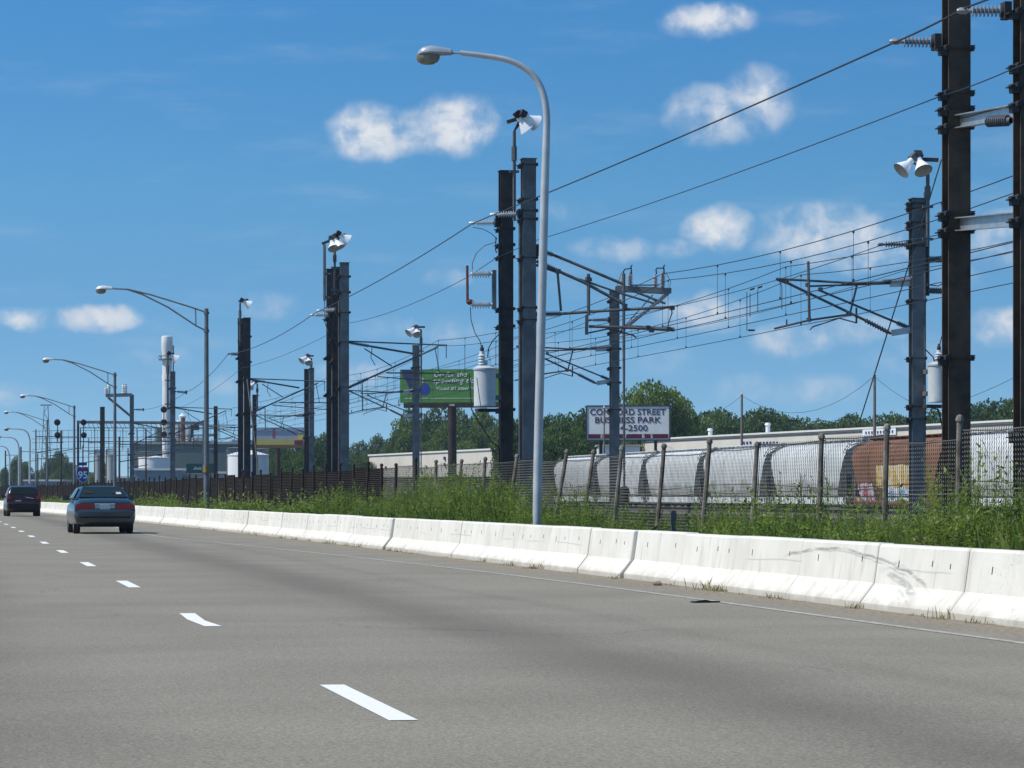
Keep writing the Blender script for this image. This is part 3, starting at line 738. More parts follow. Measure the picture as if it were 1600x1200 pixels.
# ------------------------------------------------------------ floodlights on masts
def flood(label, mx, ymast0, ymast1, d, cones, bar=None, scale=1.0, extra=None):
    base = at(mx, ymast0, d)
    r = thing('floodlight', label, 'floodlight', base, 'yard floodlights on top of the poles')
    b = MB(); b.tube([at(mx, ymast0, d), at(mx, ymast1, d)], .055*scale, 7)
    yj = ymast1 + (ymast0 - ymast1)*.25
    b.tube([at(mx, yj-(ymast0-ymast1)*.08, d), at(mx, yj+(ymast0-ymast1)*.08, d)], .09*scale, 7)
    for f in (.45, .9): b.box(at(mx, ymast1 + (ymast0 - ymast1)*f, d), (.3*scale, .1, .08))
    b.build('mast', M['galv_dull'], r)
    for (ax, ay, aim) in cones:
        apex = at(ax, ay, d - .2); aim = Vector(aim).normalized(); s = scale*.82
        b = MB(); b.lathe(apex, aim, [(-.16*s, .03*s), (-.15*s, .11*s), (-.02*s, .12*s), (.0, .10*s), (.40*s, .31*s), (.44*s, .325*s)], 14)
        o = b.build('lamp_shade', M['white_metal'], r)
        b = MB(); b.lathe(apex, aim, [(.445*s, .322*s), (.425*s, .30*s), (.36*s, .1*s), (.35*s, .0)], 14)
        b.build('lamp_lens', M['reflector'], r).parent = o
        b = MB(); top = at(mx, ymast1, d); b.tube([top, (top + apex)/2 + Vector((0, 0, .06)), apex - aim*.1*s], .035*s, 5)
        b.box(apex - aim*.22*s + Vector((0, 0, .05*s)), (.28*s, .24*s, .24*s), aim.to_track_quat('Z', 'Y').to_matrix())
        b.build('lamp_bracket', M['steel_dark'] if aim.x > 0 else M['galv_dull'], r)
    b = MB()
    if bar: b.beam(at(bar[0], bar[1], d), at(bar[2], bar[3], d), .16*scale, .10*scale)
    else: b.beam(at(mx-4/scale, ymast1, d), at(mx+6/scale, ymast1-1, d), .12*scale, .1*scale)
    b.build('cross_bar', M['steel_dark'], r)
    return r
flood('twin floodlights on the mast behind the near street lamp, white shades facing right', 803.5, 345, 205, d790 - 1.2, [(824, 184, (.84, .25, -.42)), (814, 188, (.60, .05, -.75))], (792, 191, 826, 180), 1.0)
flood('twin floodlights with two hanging masts above the cluster of three poles', 523, 460, 385, d525 - .8, [(534, 369, (.8, .1, -.45)), (526, 376, (.35, -.3, -.8)), (519, 379, (.1, -.5, -.7))], (503, 381, 540, 366), 1.0)
b = MB(); b.tube([at(507, 470, d525 - 1), at(507, 382, d525 - 1)], .07, 6); b.tube([at(507, 465, d525-1), at(508, 505, d525-1), at(513, 520, d525-1)], .02, 4); b.tube([at(507, 428, d525-1), at(516, 428, d525-1)], .05, 5); b.tube([at(507, 465, d525-1), at(516, 465, d525-1)], .05, 5)
r_ = thing('floodlight_mast', 'shorter empty mast hung on the left of the cluster of three poles', 'mast', at(507, 470, d525 - 1)); b.build('mast', M['galv_dull'], r_)
flood('single floodlight above the dark pole pair by the white tank', 375, 540, 474, d378 - .8, [(382, 472, (.85, .1, -.45))], (373, 471, 388, 468), 1.05)
flood('single floodlight with white shade in front of the white chimney', 262, 640, 557, d268 - .8, [(268, 556, (.75, .1, -.5))], (261, 554, 272, 552), 1.4)
flood('pair of white floodlights facing left beside the tallest pole', 1449.5, 385, 272, d1432 - .5, [(1421, 254, (-.72, -.15, -.65)), (1437, 252, (.12, -.55, -.75))], (1436, 249, 1466, 250), 1.12)
flood('white floodlights above the grey pole by the green billboard', 658, 590, 515, d651 - .4, [(645, 515, (-.7, -.3, -.6)), (651, 516, (.0, -.6, -.7))], (648, 511, 664, 511), 1.15)
flood('white floodlights above the thin pair of poles left of the three pole cluster', 486.5, 600, 560, d475 - .4, [(477, 559, (-.7, -.3, -.6)), (482, 561, (0, -.6, -.7))], (478, 556, 490, 556), 1.3)
flood('small white floodlight right of the white tank', 402, 640, 600, d397 - .4, [(396, 600, (-.6, -.4, -.6))], (394, 597, 404, 597), 1.5)
b = MB(); b.tube([at(1471, 249, d1432 - .3), at(1451, 315, d1432 - .3), at(1422, 407, d1432 - .2), at(1342, 662, d1432)], .022, 5)
tag(b.build('guy_wire', M['wire'], None, at(1342, 662, d1432)), 'dark slanting guy wire left of the pole with the arm reaching left', 'wire')

# ------------------------------------------------------------ transformers
def transformer(label, cxp, ytop, ybot, wpx, d, bush_y, bush_x, P, side):
    c = at(cxp, ybot, d); r_ = wpx*d/FPX/2; zt = H + (HY - ytop)*d/FPX
    r = thing('transformer', label, 'transformer', c, 'pole transformers')
    b = MB(); hgt = zt - c.z
    b.lathe(c, (0, 0, 1), [(0, 0), (0, r_*.94), (.03, r_*.96), (.06, r_*.94), (hgt, r_*.96)], 24); b.build('tank', M['xfmr'], r)
    b = MB(); b.lathe(c + Vector((0, 0, hgt)), (0, 0, 1), [(0, r_*1.04), (.05, r_*1.05), (.06, r_*1.0), (.13, r_*.62), (.15, 0)], 24); b.build('lid', M['xfmr'], r)
    b = MB(); t0 = at(bush_x, ytop + 2, d - r_*.3); t1 = at(bush_x, bush_y, d - r_*.3); insulator(b, t0, t1, .13, 6, .085); b.build('bushing', M['insul'], r)
    b = MB(); b.tube([t1, t1 + Vector((0, 0, .2))], [.06, .03], 6); b.lathe(t1, (0, 0, 1), [(0, .03), (.03, .07), (.12, .06), (.15, .02)], 7); b.build('terminal', M['steel_dark'], r)
    b = MB(); s0 = at(bush_x + 5.5, ytop + 1, d - r_*.2); b.tube([s0, s0 + Vector((0, 0, .32))], .07, 7); b.build('small_bushing', M['xfmr'], r)
    b = MB()
    for f in (.25, .85):
        b.beam(c + Vector((side*r_*.9, .1, hgt*f)), Vector((P.location.x - side*.19, P.location.y - .1, c.z + hgt*f)), .12, .14)
    b.build('mounting_bracket', M['steel_grey'], r)
    b = MB(); b.box(c + Vector((side*r_*.3, 0, -.12)), (r_*2.0, .5, .10)); b.build('shelf', M['steel_dark'], r)
    return r
transformer('light grey cylindrical transformer with ribbed bushing, left of the black pole', 757.5, 578, 635, 36, d790 - .9, 549, 753, P790, 1)
transformer('light grey cylindrical transformer half hidden by the tallest pole', 1465, 572, 629, 32, d1432 - .6, 547, 1467, P1432, -1)
for pts, r_, lab in (([at(745, 590, d790-1.4), at(747, 605, d790-1.4), at(751, 634, d790-1.4)], .012, 'thin black cable down the face of the transformer on the black pole'),
    ([at(733, 585, d790), at(737, 640, d790), at(750, 662, d790), at(768, 690, d790), at(781, 700, d790)], .02, 'black cable hanging below the transformer on the black pole'),
    ([at(1448, 635, d1432), at(1466, 640, d1432), at(1472, 665, d1432), at(1480, 671, d1432), at(1490, 662, d1432)], .025, 'black cable looping below the half hidden transformer'),
    ([at(1467, 545, d1432), at(1474, 515, d1432), at(1484, 490, d1432)], .015, 'thin black cable rising from the half hidden transformer'),
    ([at(1440, 540, d1432), at(1458, 558, d1432), at(1461, 568, d1432)], .018, 'short black cable from the pole to the half hidden transformer')):
    b = MB(); b.tube(pts, r_, 4); tag(b.build('service_cable', M['wire'], None, pts[0]), lab, 'cable')

# ------------------------------------------------------------ street lamps
def lamp_head(b_house, b_lens, tip, base, s=1.0):
    """cobra head from the arm end `base` to `tip`"""
    tip, base = Vector(tip), Vector(base); ax = tip - base; L = ax.length; ax.normalize()
    side = ax.cross(Vector((0, 0, 1))).normalized(); up = side.cross(ax)
    rings = [(0, .05, .05, 0), (.03, .085, .08, 0), (.35, .13, .11, .01), (.62, .185, .13, .02), (.85, .17, .11, .01), (.96, .09, .07, -.01), (1.0, .02, .02, -.02)]
    n = 12; vs = []; fs = []
    for (t, w, h, dz) in rings:
        for k in range(n):
            a = 2*math.pi*k/n; sn = math.sin(a); hh = h if sn > 0 else h*.45
            vs.append(base + ax*L*t + side*math.cos(a)*w*s + up*(sn*hh + dz)*s)
    for i in range(len(rings)-1):
        for k in range(n): fs.append((i*n+k, i*n+(k+1) % n, (i+1)*n+(k+1) % n, (i+1)*n+k))
    b_house.add(vs, fs, 0, True)
    c = base + ax*L*.70; vs = []; fs = []
    for j, (q, z) in enumerate(((1, -.03), (.97, -.09), (.8, -.15), (.45, -.19), (.02, -.2))):
        for k in range(n):
            a = 2*math.pi*k/n; vs.append(c + ax*math.cos(a)*.20*q*s*1.1 + side*math.sin(a)*.155*q*s + up*z*s)
    for i in range(4):
        for k in range(n): fs.append((i*n+k, i*n+(k+1) % n, (i+1)*n+(k+1) % n, (i+1)*n+k))
    b_lens.add(vs, fs, 0, True)
def curved_lamp(label, bpx, d, pts, head, z0=.0, r0=.115, r1=.055, s=1.0):
    base = at(bpx, HY, d); base.z = z0
    r = thing('street_lamp', label, 'street lamp', base, 'street lamps behind the barrier')
    P = [base] + [at(x, y, d) for x, y in pts]
    # smooth
    out = []
    for i in range(len(P)-1):
        p0 = P[max(i-1, 0)]; p1 = P[i]; p2 = P[i+1]; p3 = P[min(i+2, len(P)-1)]
        for k in range(5):
            t = k/5; out.append(.5*((2*p1) + (p2-p0)*t + (2*p0-5*p1+4*p2-p3)*t*t + (3*p1-p0-3*p2+p3)*t**3))
    out.append(P[-1]); ln = [0]
    for i in range(1, len(out)): ln.append(ln[-1] + (out[i]-out[i-1]).length)
    b = MB(); b.tube(out, [(r0 + (r0*.90-r0)*l/ln[-1]/.66) if l/ln[-1] < .66 else r0*.90 + (r1 - r0*.90)*(l/ln[-1]-.66)/.34 for l in ln], 14); b.build('pole', M['alu'], r)
    b = MB(); b.lathe(base, (0, 0, 1), [(-.05, .2), (.04, .2), (.05, .15), (.25, .13)], 12); b.build('base_flange', M['alu'], r)
    b1, b2 = MB(), MB(); a_, c_ = at(head[0], head[1], d), at(head[2], head[3], d)
    lamp_head(b1, b2, c_, a_, s); b1.tube([P[-1] + (P[-1]-a_)*.05, a_ + (c_-a_)*.05], r1*.5, 8)
    h = b1.build('lamp_head', M['lamp_grey'], r); b2.build('lens', M['lens'], r).parent = h
    return r
dL = 57.5
curved_lamp('tall aluminium street lamp with a curved arm, nearest of the row', 838.5, dL,
  [(841, 700), (846, 500), (851, 300), (853.5, 220), (854, 180), (849, 147), (836, 121), (816, 104), (790, 93), (755, 87), (719, 82.5)], (707, 83, 652, 84.5), .05, .083, .044, 1.0)
def truss_lamp(label, px, d, ytop, s, zb=0):
    base = at(px, HY, d); base.z = zb; k = s
    r = thing('street_lamp', label, 'street lamp', base, 'street lamps behind the barrier')
    p = lambda x, y: at(px + x*k, ytop + y*k, d)
    b = MB(); b.tube([base, p(0, -3)], [.125, .085], 10); b.build('pole', M['steel_lamp'], r)
    b = MB(); b.tube([p(0, 3), p(-30, -7), p(-85, -24), p(-122, -33), p(-145, -34)], .038, 6)
    b.tube([p(0, 32), p(-16, 24), p(-60, -5), p(-100, -25), p(-124, -33)], .038, 6); b.tube([p(-17, -2), p(-16.5, 23)], .028, 5)
    b.tube([p(0, 2), p(0, 6)], .12, 8); b.tube([p(0, 30), p(0, 34)], .12, 8)
    b.build('truss_arm', M['steel_lamp'], r)
    b1, b2 = MB(), MB(); lamp_head(b1, b2, p(-173, -33), p(-146, -34), 1.0)
    h = b1.build('lamp_head', M['lamp_white'], r); b2.build('lens', M['lens'], r).parent = h
M['steel_lamp'] = mat('dull steel lamp pole', (.16, .17, .185), .5, .3, .15, 3)
M['lamp_white'] = mat('pale lamp housing', (.62, .64, .66), .4, .1, .08, 4)
truss_lamp('tallest truss arm street lamp, standing right of the white chimney', 322.5, 130, 485, 1.0)
truss_lamp('truss arm street lamp right behind the platform pole', 179.5, 200, 584, .655)
truss_lamp('truss arm street lamp left of the blue and red shield sign', 116, 264, 635, .49)
truss_lamp('smallest truss arm street lamp beside the lattice tower', 74, 335, 657, .39)
def davit(label, px, d, top, w):
    curved_lamp(label, px, d, [(px, top+30), (px, top+18), (px-3*w, top+7), (px-9*w, top+1.5), (px-18*w, top), (px-26*w, top)], (px-27*w, top, px-36*w, top), 0, .13, .07, 1.3)
davit('curved arm street lamp above the dark red car, right of two fainter ones', 46.5, 385, 670, 1.1)
davit('fainter curved arm street lamp, middle of three far ones above the dark red car', 29.5, 445, 683, .95)
davit('faintest curved arm street lamp near the left edge of the photo', 15, 520, 697, .8)
b = MB(); b.lathe(at(322.5, 738, 129.9), (0, 0, 1), [(0, .14), (.25, .14)], 10)
tag(b.build('rust_collar', M['rustband'] if 'rustband' in M else mat('rusty yellow band', (.28, .17, .04), .7, 0, .3, 6), None, at(322.5, 738, 129.9)), 'rusty yellow band wrapped round the tallest truss arm street lamp', 'band')

# ------------------------------------------------------------ overhead wires
def wire_obj(name, label, cat, pts, r, sag=.2, n=10, group='overhead railway wires', extra=None):
    b = MB(); out = []
    for i in range(len(pts)-1):
        a, c = Vector(pts[i]), Vector(pts[i+1]); sg = sag[i] if isinstance(sag, (list, tuple)) else sag
        for k in range(n):
            t = k/n; q = a.lerp(c, t); q.z -= 4*sg*t*(1-t); out.append(q)
    out.append(Vector(pts[-1])); b.tube(out, r, 5)
    if extra: extra(b, out)
    return tag(b.build(name, M['wire'], None, out[0]), label, cat, group)
wire_obj('feeder_wire', 'upper thick feeder wire sweeping from the top right down past every near pole', 'wire',
  [at(1750, -85, 46), at(1506, 13, dB2), at(1396, 67, dB), at(772, 335, d825), at(737, 350, d790), at(500, 485, d537), at(488, 492, d525), at(356, 554, d388), at(291, 613, d268), at(223, 640, d205)], .018, [.02, .02, .06, .0, .15, 0, .3, .3, .3])
wire_obj('feeder_wire', 'thinner feeder wire running parallel below the upper one past every near pole', 'wire',
  [at(1760, 25, 46), at(1570, 113, dB2), at(1465, 152, dB), at(836, 376, d825), at(774, 404, d790), at(729, 434, d790), at(545, 505, d537), at(378, 575, d388), at(272, 640, d268)], .011, [.02, .02, .1, 0, 0, .2, .25, .3])
def catenary(label, X, Ys, zm, zc, seed, w=.010, sag=.55, y_ext=None, dx=.0):
    random.seed(seed); b = MB(); mp = []; cp = []
    for i in range(len(Ys)-1):
        for k in range(12):
            t = k/12; y = Ys[i] + (Ys[i+1]-Ys[i])*t; s_ = X + .18*math.cos(math.pi*(i+t)) + dx*(y-60)/60
            mp.append(Vector((s_, y, zm - 4*sag*t*(1-t)))); cp.append(Vector((s_, y, zc - .02*4*t*(1-t))))
    b.tube(mp, w*1.15, 4); b.tube(cp, w*1.15, 4)
    for i in range(0, len(mp), 2):
        y0 = random.uniform(0, .6); b.tube([mp[i], cp[i]], w*.6, 4)
        b.box(mp[i] - Vector((0, 0, .03)), (.035, .07, .06)); b.box(cp[i] + Vector((0, 0, .03)), (.035, .07, .06))
    return tag(b.build('catenary_wire', M['wire'], None, mp[0]), label, 'wire', 'overhead railway wires')
NY = [8, 52, 97, 142, 187, 245, 303, 360, 420, 480, 560]; FY = [6, 50, 95.5, 141, 199, 258, 330, 400, 470, 540]
catenary('contact wire with droppers over the nearer track', 21.9, NY, 7.85, 6.25, 1)
catenary('contact wire with droppers over the track beyond, carried by arms reaching left', 25.75, FY, 7.95, 6.40, 2)
catenary('second overlapping contact wire a little beyond the one over the nearer track', 22.4, [8, 55, 100, 145, 190, 250], 8.25, 6.55, 3, .011, .45)
catenary('second overlapping contact wire above the track beyond', 26.2, [8, 53, 99, 144, 202, 262], 8.45, 6.9, 4, .011, .4)
wire_obj('feeder_wire', 'feeder wire on the row of poles across the tracks, ending at dark insulators', 'wire', [Vector((29.2, 8, 9.2)), Vector((29.2, 52, 9.1)), at(1380, 382, d1432), at(925, 500, d960), Vector((29.3, 199, 8.9)), Vector((29.3, 258, 8.9)), Vector((29.3, 330, 8.9)), Vector((29.3, 470, 8.9))], .014, .35)
wire_obj('ground_wire', 'thin ground wire strung along the inner face of the poles across the tracks', 'wire', [Vector((29.6, 8, 8.3)), Vector((29.6, 52, 8.3)), Vector((29.6, 97, 8.2)), Vector((29.6, 142, 8.2)), Vector((29.6, 199, 8.2)), Vector((29.6, 258, 8.2)), Vector((29.6, 330, 8.2))], .011, .3)
b = MB()
for px_, py_ in ((1172, 453), (1184, 450)): b.beam(at(px_, py_, 100), at(px_+7, py_-2.5, 100), .1, .05)
b.tube([at(1167, 456, 100), at(1167, 517, 100)], .012, 4); b.tube([at(1172, 458, 100), at(1172, 495, 100)], .012, 4); b.tube([at(1184, 452, 100), at(1184, 488, 100)], .012, 4); b.box(at(1174, 516, 100), (.2, .1, .05))
tag(b.build('section_insulator', M['steel_dark'], None, at(1175, 455, 100)), 'small dark section insulator hung in the wires left of the arm reaching left', 'insulator')

# ------------------------------------------------------------ signal bridge and signals
def signal_heads(label, pts, mast, d, s=1.0):
    r = thing('railway_signal', label, 'railway signal', at(mast[0], mast[1], d), 'round railway signals at the bridge')
    b = MB(); b.tube([at(mast[0], mast[1], d), at(mast[0], mast[2], d)], .07, 6); b.build('mast', M['steel_dark'], r)
    for (x, y, rr) in pts:
        b = MB(); b.lathe(at(x, y, d) , CF * -1, [(-.12, .12), (-.1, rr*.9), (0, rr), (.05, rr), (.06, rr*.95), (.05, 0)], 18)
        for k in range(3):
            b.lathe(at(x, y, d) + Vector((.2*math.cos(k*2.1+.5)*rr/.5, 0, .2*math.sin(k*2.1+.5)*rr/.5)), CF*-1, [(.05, .1), (.22, .1), (.22, .08), (.07, .07)], 8)
        b.build('signal_disc', M['black'], r)
M['steel_blue'] = mat('weathered blue grey column', (.16, .17, .18), .6, .1, .2, 2)
dS = 412; sb = thing('signal_bridge', 'dark steel signal bridge spanning the tracks behind the platform pole', 'signal bridge', at(122, HY, dS) * 1)
sb.location.z = 0
b = MB(); b.beam(at(122, 659.5, dS), at(320, 661, dS), .4, .36); b.build('beam', M['steel_blue'], sb)
for px_, w_ in ((122, 3.3), (319, 5)):
    p = at(px_, HY, dS); p.z = 0; q_ = at(px_, 657, dS); b = MB(); b.box((p + q_)/2, (w_*dS/FPX, .4, (q_ - p).length)); b.build('leg', M['steel_dark'] if px_ < 200 else M['steel_grey'], sb)
b = MB()
for x in range(130, 318, 7): b.tube([at(x, 661, dS), at(x + 3.5, 668, dS)], .03, 4)
for x in range(126, 316, 22): b.tube([at(x, 668, dS), at(x, 703, dS)], .05, 4); 
b.tube([at(124, 668.5, dS), at(318, 669, dS)], .05, 4); b.tube([at(124, 690, dS), at(318, 690, dS)], .06, 4)
b.build('walkway_rail', M['steel_dark'], sb)
signal_heads('double round black signal on the left leg of the signal bridge', [(130.5, 660, .39), (131, 680, .39)], (130.5, 700, 655), dS - 1)
signal_heads('triple round black signal on the signal bridge below the white chimney', [(256, 640, .42), (256, 660, .42), (256, 679, .42)], (256, 690, 634), dS - 1)
signal_heads('double round black signal on its own pole left of the signal bridge', [(89.5, 660, .42), (90, 680, .42)], (90, 690, 655), dS - 1)
# slim trackside poles in the left distance
for (px_, yt, w_, d_, mk, lab) in ((95.5, 673, 3.2, 410, 'steel_dark', 'dark pole carrying the left double signal'), (72.5, 682, 3, 420, 'steel_dark', 'thin dark pole under the lattice tower'),
    (56, 671, 2.6, 360, 'steel_blue', 'thin pale pole right of the dark red car'), (59, 709, 2.2, 500, 'steel_dark', 'thin short dark pole behind the pale one right of the dark red car'),
    (32.5, 698, 3.4, 520, 'steel_blue', 'blue grey pole above the dark red car'), (8.5, 704, 2.4, 560, 'steel_dark', 'short dark pole at the left edge of the photo'),
    (129.5, 696, 2.2, 480, 'steel_dark', 'thin dark pole above the shield sign'), (138.5, 684, 1.8, 520, 'steel_blue', 'thin pale pole right of the shield sign'),
    (186.5, 682, 3.2, 330, 'steel_brown', 'short brown pole behind the truss lamp over the blue sedan'), (228, 670, 2.6, 300, 'steel_dark', 'thin black pole in front of the low white tank'),
    (200, 700, 2.4, 420, 'steel_blue', 'pale pole just left of the platform pole')):
    p = at(px_, HY, d_); p.z = 0; zt = H + (HY - yt)*d_/FPX; w2 = w_*d_/FPX
    r = thing('trackside_pole', lab, 'pole', p, 'slim poles in the left distance')
    b = MB(); b.tube([p, p + Vector((0, 0, zt))], [w2/2*1.1, w2/2*.9], 8); b.build('column', M[mk], r)
    b = MB(); b.tube([p + Vector((-.1, 0, zt-.8)), p + Vector((2.2, 0, zt - .8))], .05, 4); b.build('cross_arm', M['steel_dark'], r)
    b = MB(); b.tube([p + Vector((.1, 0, zt-2.6)), p + Vector((2.6, 0, zt - 2.2))], .05, 4); b.build('cross_arm', M['steel_dark'], r)
# fine wires that knit the left distance
b = MB()
for k, (y0, y1) in enumerate(((672, 673), (684, 682), (700, 694), (706, 702), (715, 706), (690, 697))):
    b.tube([at(50, y0 + 2, 460), at(120, y0, 430), at(200, (y0+y1)/2 + 1, 415), at(330, y1 - 4, 330)], .028, 4)
for x in range(62, 300, 9): b.tube([at(x, 672, 440), at(x, 672 + 10 + (x*7) % 26, 440)], .022, 4)
tag(b.build('cross_span_wires', M['wire'], None, at(120, 672, 430)), 'tangle of fine cross span wires above the tracks in the left distance', 'wire', 'overhead railway wires')
# lattice tower
dT = 900; lt = thing('lattice_tower', 'faint lattice tower with a cross arm in the left distance', 'tower', at(72, HY, dT)); lt.location.z = 0
b = MB(); zt = H + 140*dT/FPX; cxp = at(72, HY, dT); wd = lambda z: 1.3*(1 - z/zt) + .5
for sx in (-1, 1):
    for sy in (-1, 1):
        b.tube([(cxp.x+sx*wd(0), cxp.y+sy*wd(0), 0), (cxp.x+sx*wd(zt), cxp.y+sy*wd(zt), zt)], .09, 4)
z = 0; s_ = 1
while z < zt - 2:
    for sy in (-1, 1): b.tube([(cxp.x-s_*wd(z), cxp.y+sy*wd(z), z), (cxp.x+s_*wd(z+2), cxp.y+sy*wd(z+2), z+2)], .06, 4)
    s_ = -s_; z += 2
b.build('frame', M['steel_blue'], lt)
b = MB(); b.beam(at(63, 633, dT), at(81, 633, dT), .3, .3); b.build('cross_arm', M['steel_blue'], lt)

# ------------------------------------------------------------ lettering
def text_mesh(txt, h, mat_, bold=0.0, width=None, depth=.01, shear=0.0):
    """mesh in XZ facing -Y, centred; h = cap height"""
    cu = bpy.data.curves.new('lettering', 'FONT'); cu.body = txt; cu.size = 1; cu.align_x = 'CENTER'; cu.align_y = 'CENTER'; cu.extrude = depth; cu.offset = bold; cu.shear = shear
    o = bpy.data.objects.new('lettering', cu); COL.objects.link(o)
    dg = bpy.context.evaluated_depsgraph_get(); me = bpy.data.meshes.new_from_object(o.evaluated_get(dg)); bpy.data.objects.remove(o)
    co_ = np.zeros(len(me.vertices)*3, np.float32); me.vertices.foreach_get('co', co_); co_ = co_.reshape(-1, 3)
    mn, mx = co_.min(0), co_.max(0); c = (mn+mx)/2; hh = h / .70; sx = hh
    if width: sx = width / (mx[0]-mn[0])
    out = np.stack([(co_[:, 0]-c[0])*sx, -co_[:, 2], (co_[:, 1]-c[1])*hh], 1)
    me.vertices.foreach_set('co', out.ravel().astype(np.float32)); me.materials.clear(); me.materials.append(mat_); me.update(); return me
def flatc(name, col, rough=.6): return mat(name, col, rough, 0, .06, .8)

# business park sign
dd = 300; ctr = at(981.5, 661, dd); W_, H_ = 130*dd/FPX, 53.5*dd/FPX
sg = thing('business_sign', 'white business park sign with dark red lettering on posts above the train', 'sign', (ctr.x, ctr.y, 0))
rotz = R(-16) ; Rz = Matrix.Rotation(rotz, 3, 'Z'); sp_ = lambda x, y, z: ctr + Rz @ Vector((x, y, 0)) + Vector((0, 0, z))
M['sign_white'] = flatc('white sign face', (.74, .74, .72)); M['maroon'] = flatc('maroon sign paint', (.10, .012, .03)); M['sign_edge'] = flatc('dark sign frame', (.05, .05, .08)); M['ink'] = flatc('dark purple ink', (.07, .02, .06))
b = MB(); b.box(ctr, (W_ - .1, .3, H_ - .1), Rz); b.build('panel', M['sign_white'], sg)
b = MB()
for z in (-1, 1): b.box(sp_(0, 0, z*H_/2), (W_ + .1, .42, .12), Rz)
for x in (-1, 1): b.box(sp_(x*W_/2, 0, 0), (.12, .42, H_ - .13), Rz)
b.build('frame', M['sign_edge'], sg)
b = MB(); b.box(sp_(0, -.165, -H_/2 + .36), (W_ - .3, .02, .42), Rz); b.build('red_band', M['maroon'], sg)
b = MB()
for x in (-1, 1): q_ = sp_(x*W_*.33, .05, 0); b.box((q_.x, q_.y, (ctr.z - H_/2)/2), (.25, .2, ctr.z - H_/2))
b.build('posts', M['steel_dark'], sg)
def put(me, name, pos, parent): 
    o = link(name, me, parent, pos - wloc(parent)); o.rotation_euler.z = rotz; return o
px2m = dd / FPX
put(text_mesh('CONCORD STREET', 9.3*px2m, M['ink'], .012, 118*px2m), 'lettering', sp_(-.02, -.17, H_/2 - 9.5*px2m), sg)
put(text_mesh('BUSINESS PARK', 9.3*px2m, M['ink'], .012, 103*px2m), 'lettering', sp_(.0, -.17, H_/2 - 22*px2m), sg)
put(text_mesh('4-2500', 9*px2m, M['ink'], .006, 43*px2m), 'lettering', sp_(9*px2m, -.17, H_/2 - 34.5*px2m), sg)
for ch, x in (('E', -41), ('T', -4), ('B', 24), ('S', 37)): put(text_mesh(ch, 5.5*px2m, M['sign_white'], .02), 'lettering', sp_(x*px2m, -.185, -H_/2 + .36), sg)

# green billboard
dd = 345; ctr = at(704, 603, dd); W_, H_ = 160*dd/FPX, 52*dd/FPX; rotz = R(-20); Rz = Matrix.Rotation(rotz, 3, 'Z'); px2m = dd/FPX
bb = thing('billboard', 'green billboard with white slanted lettering on one thick brown post', 'billboard', (ctr.x, ctr.y, 0), 'billboards beyond the railway')
M['bb_green'] = flatc('green poster', (.075, .23, .045)); M['bb_blue'] = flatc('blue poster patch', (.02, .05, .28)); M['bb_navy'] = flatc('navy poster patch', (.02, .03, .12)); M['bb_white'] = flatc('white poster ink', (.72, .76, .74))
b = MB(); b.box(ctr, (W_, .5, H_), Rz); b.build('poster', M['bb_green'], bb)
def patch(poly, mk, off, name='poster_patch'):
    b = MB(); b.prism(poly, lambda u, v: sp_(u*px2m, -.25 - off, v*px2m), lambda u, v: sp_(u*px2m, -.24 - off, v*px2m)); return b.build(name, M[mk], bb)
sp_ = lambda x, y, z: ctr + Rz @ Vector((x, y, 0)) + Vector((0, 0, z))
patch([(-78, 25.8), (-55, 25.8), (-53, 10), (-58, -5), (-63, -8), (-69, 6), (-76, 16)], 'bb_navy', .01)
patch([(-49, -2), (-42, 5), (-35, 3), (-31, -5), (-33, -12), (-40, -15), (-47, -13), (-51, -8)], 'bb_blue', .01)
M['bb_pale'] = flatc('pale poster patch', (.45, .38, .38)); patch([(-47, 12), (-43, 14), (-41, 8), (-44, 4), (-48, 7)], 'bb_pale', .02); patch([(-56, -6), (-52, -4), (-49, -14), (-47, -25), (-50, -25), (-53, -15)], 'bb_pale', .02)
put2 = lambda me, x, z: put(me, 'lettering', sp_(x*px2m, -.28, z*px2m), bb)
put2(text_mesh('Go for the', 7.6*px2m, M['bb_white'], .006, 52*px2m, .01, .25), 1, 18); put2(text_mesh('speeding ticket', 8*px2m, M['bb_white'], .006, 86*px2m, .01, .25), 15, 7)
put2(text_mesh('Voted #1 steel coaster', 5.5*px2m, M['bb_white'], .004, 80*px2m, .01, .2), 18, -4)
M['bb_smalltext'] = flatc('small pale ink', (.42, .52, .40)); b = MB(); random.seed(5); x = -72
while x < 70:
    w_ = random.uniform(2, 6); b.box(sp_((x + w_/2)*px2m, -.26, -19.5*px2m), (w_*px2m, .02, 1.5*px2m), Rz); x += w_ + 1.2
b.build('small_print', M['bb_smalltext'], bb)
b = MB(); b.box(sp_(2*px2m, 0, -H_/2 - 4*px2m), (W_ - 8*px2m, .7, 8*px2m), Rz); b.build('skirt', M['brown_paint'], bb)
b = MB(); b.box(sp_(3*px2m, -.37, -H_/2 - 4*px2m), (9*px2m, .04, 3*px2m), Rz); b.build('name_plate', M['bb_pale'], bb)
b = MB(); q_ = sp_(2.5*px2m, .1, 0); b.tube([(q_.x, q_.y, -.1), (q_.x, q_.y, ctr.z - H_/2 - .1)], .48, 16); b.build('post', M['brown_paint'], bb)
b = MB()
for x in (-60, -30, 0, 30, 60): b.tube([sp_(x*px2m, -.3, -H_/2 - 4*px2m), sp_(x*px2m, -1.3, -H_/2 - 4*px2m)], .05, 4)
b.tube([sp_(-82*px2m, -.2, -H_/2 + 6*px2m), sp_(-82*px2m, -.2, -H_/2 - 5*px2m), sp_(-77*px2m, -1.2, -H_/2 - 5*px2m)], .05, 4)
b.build('catwalk', M['steel_dark'], bb)

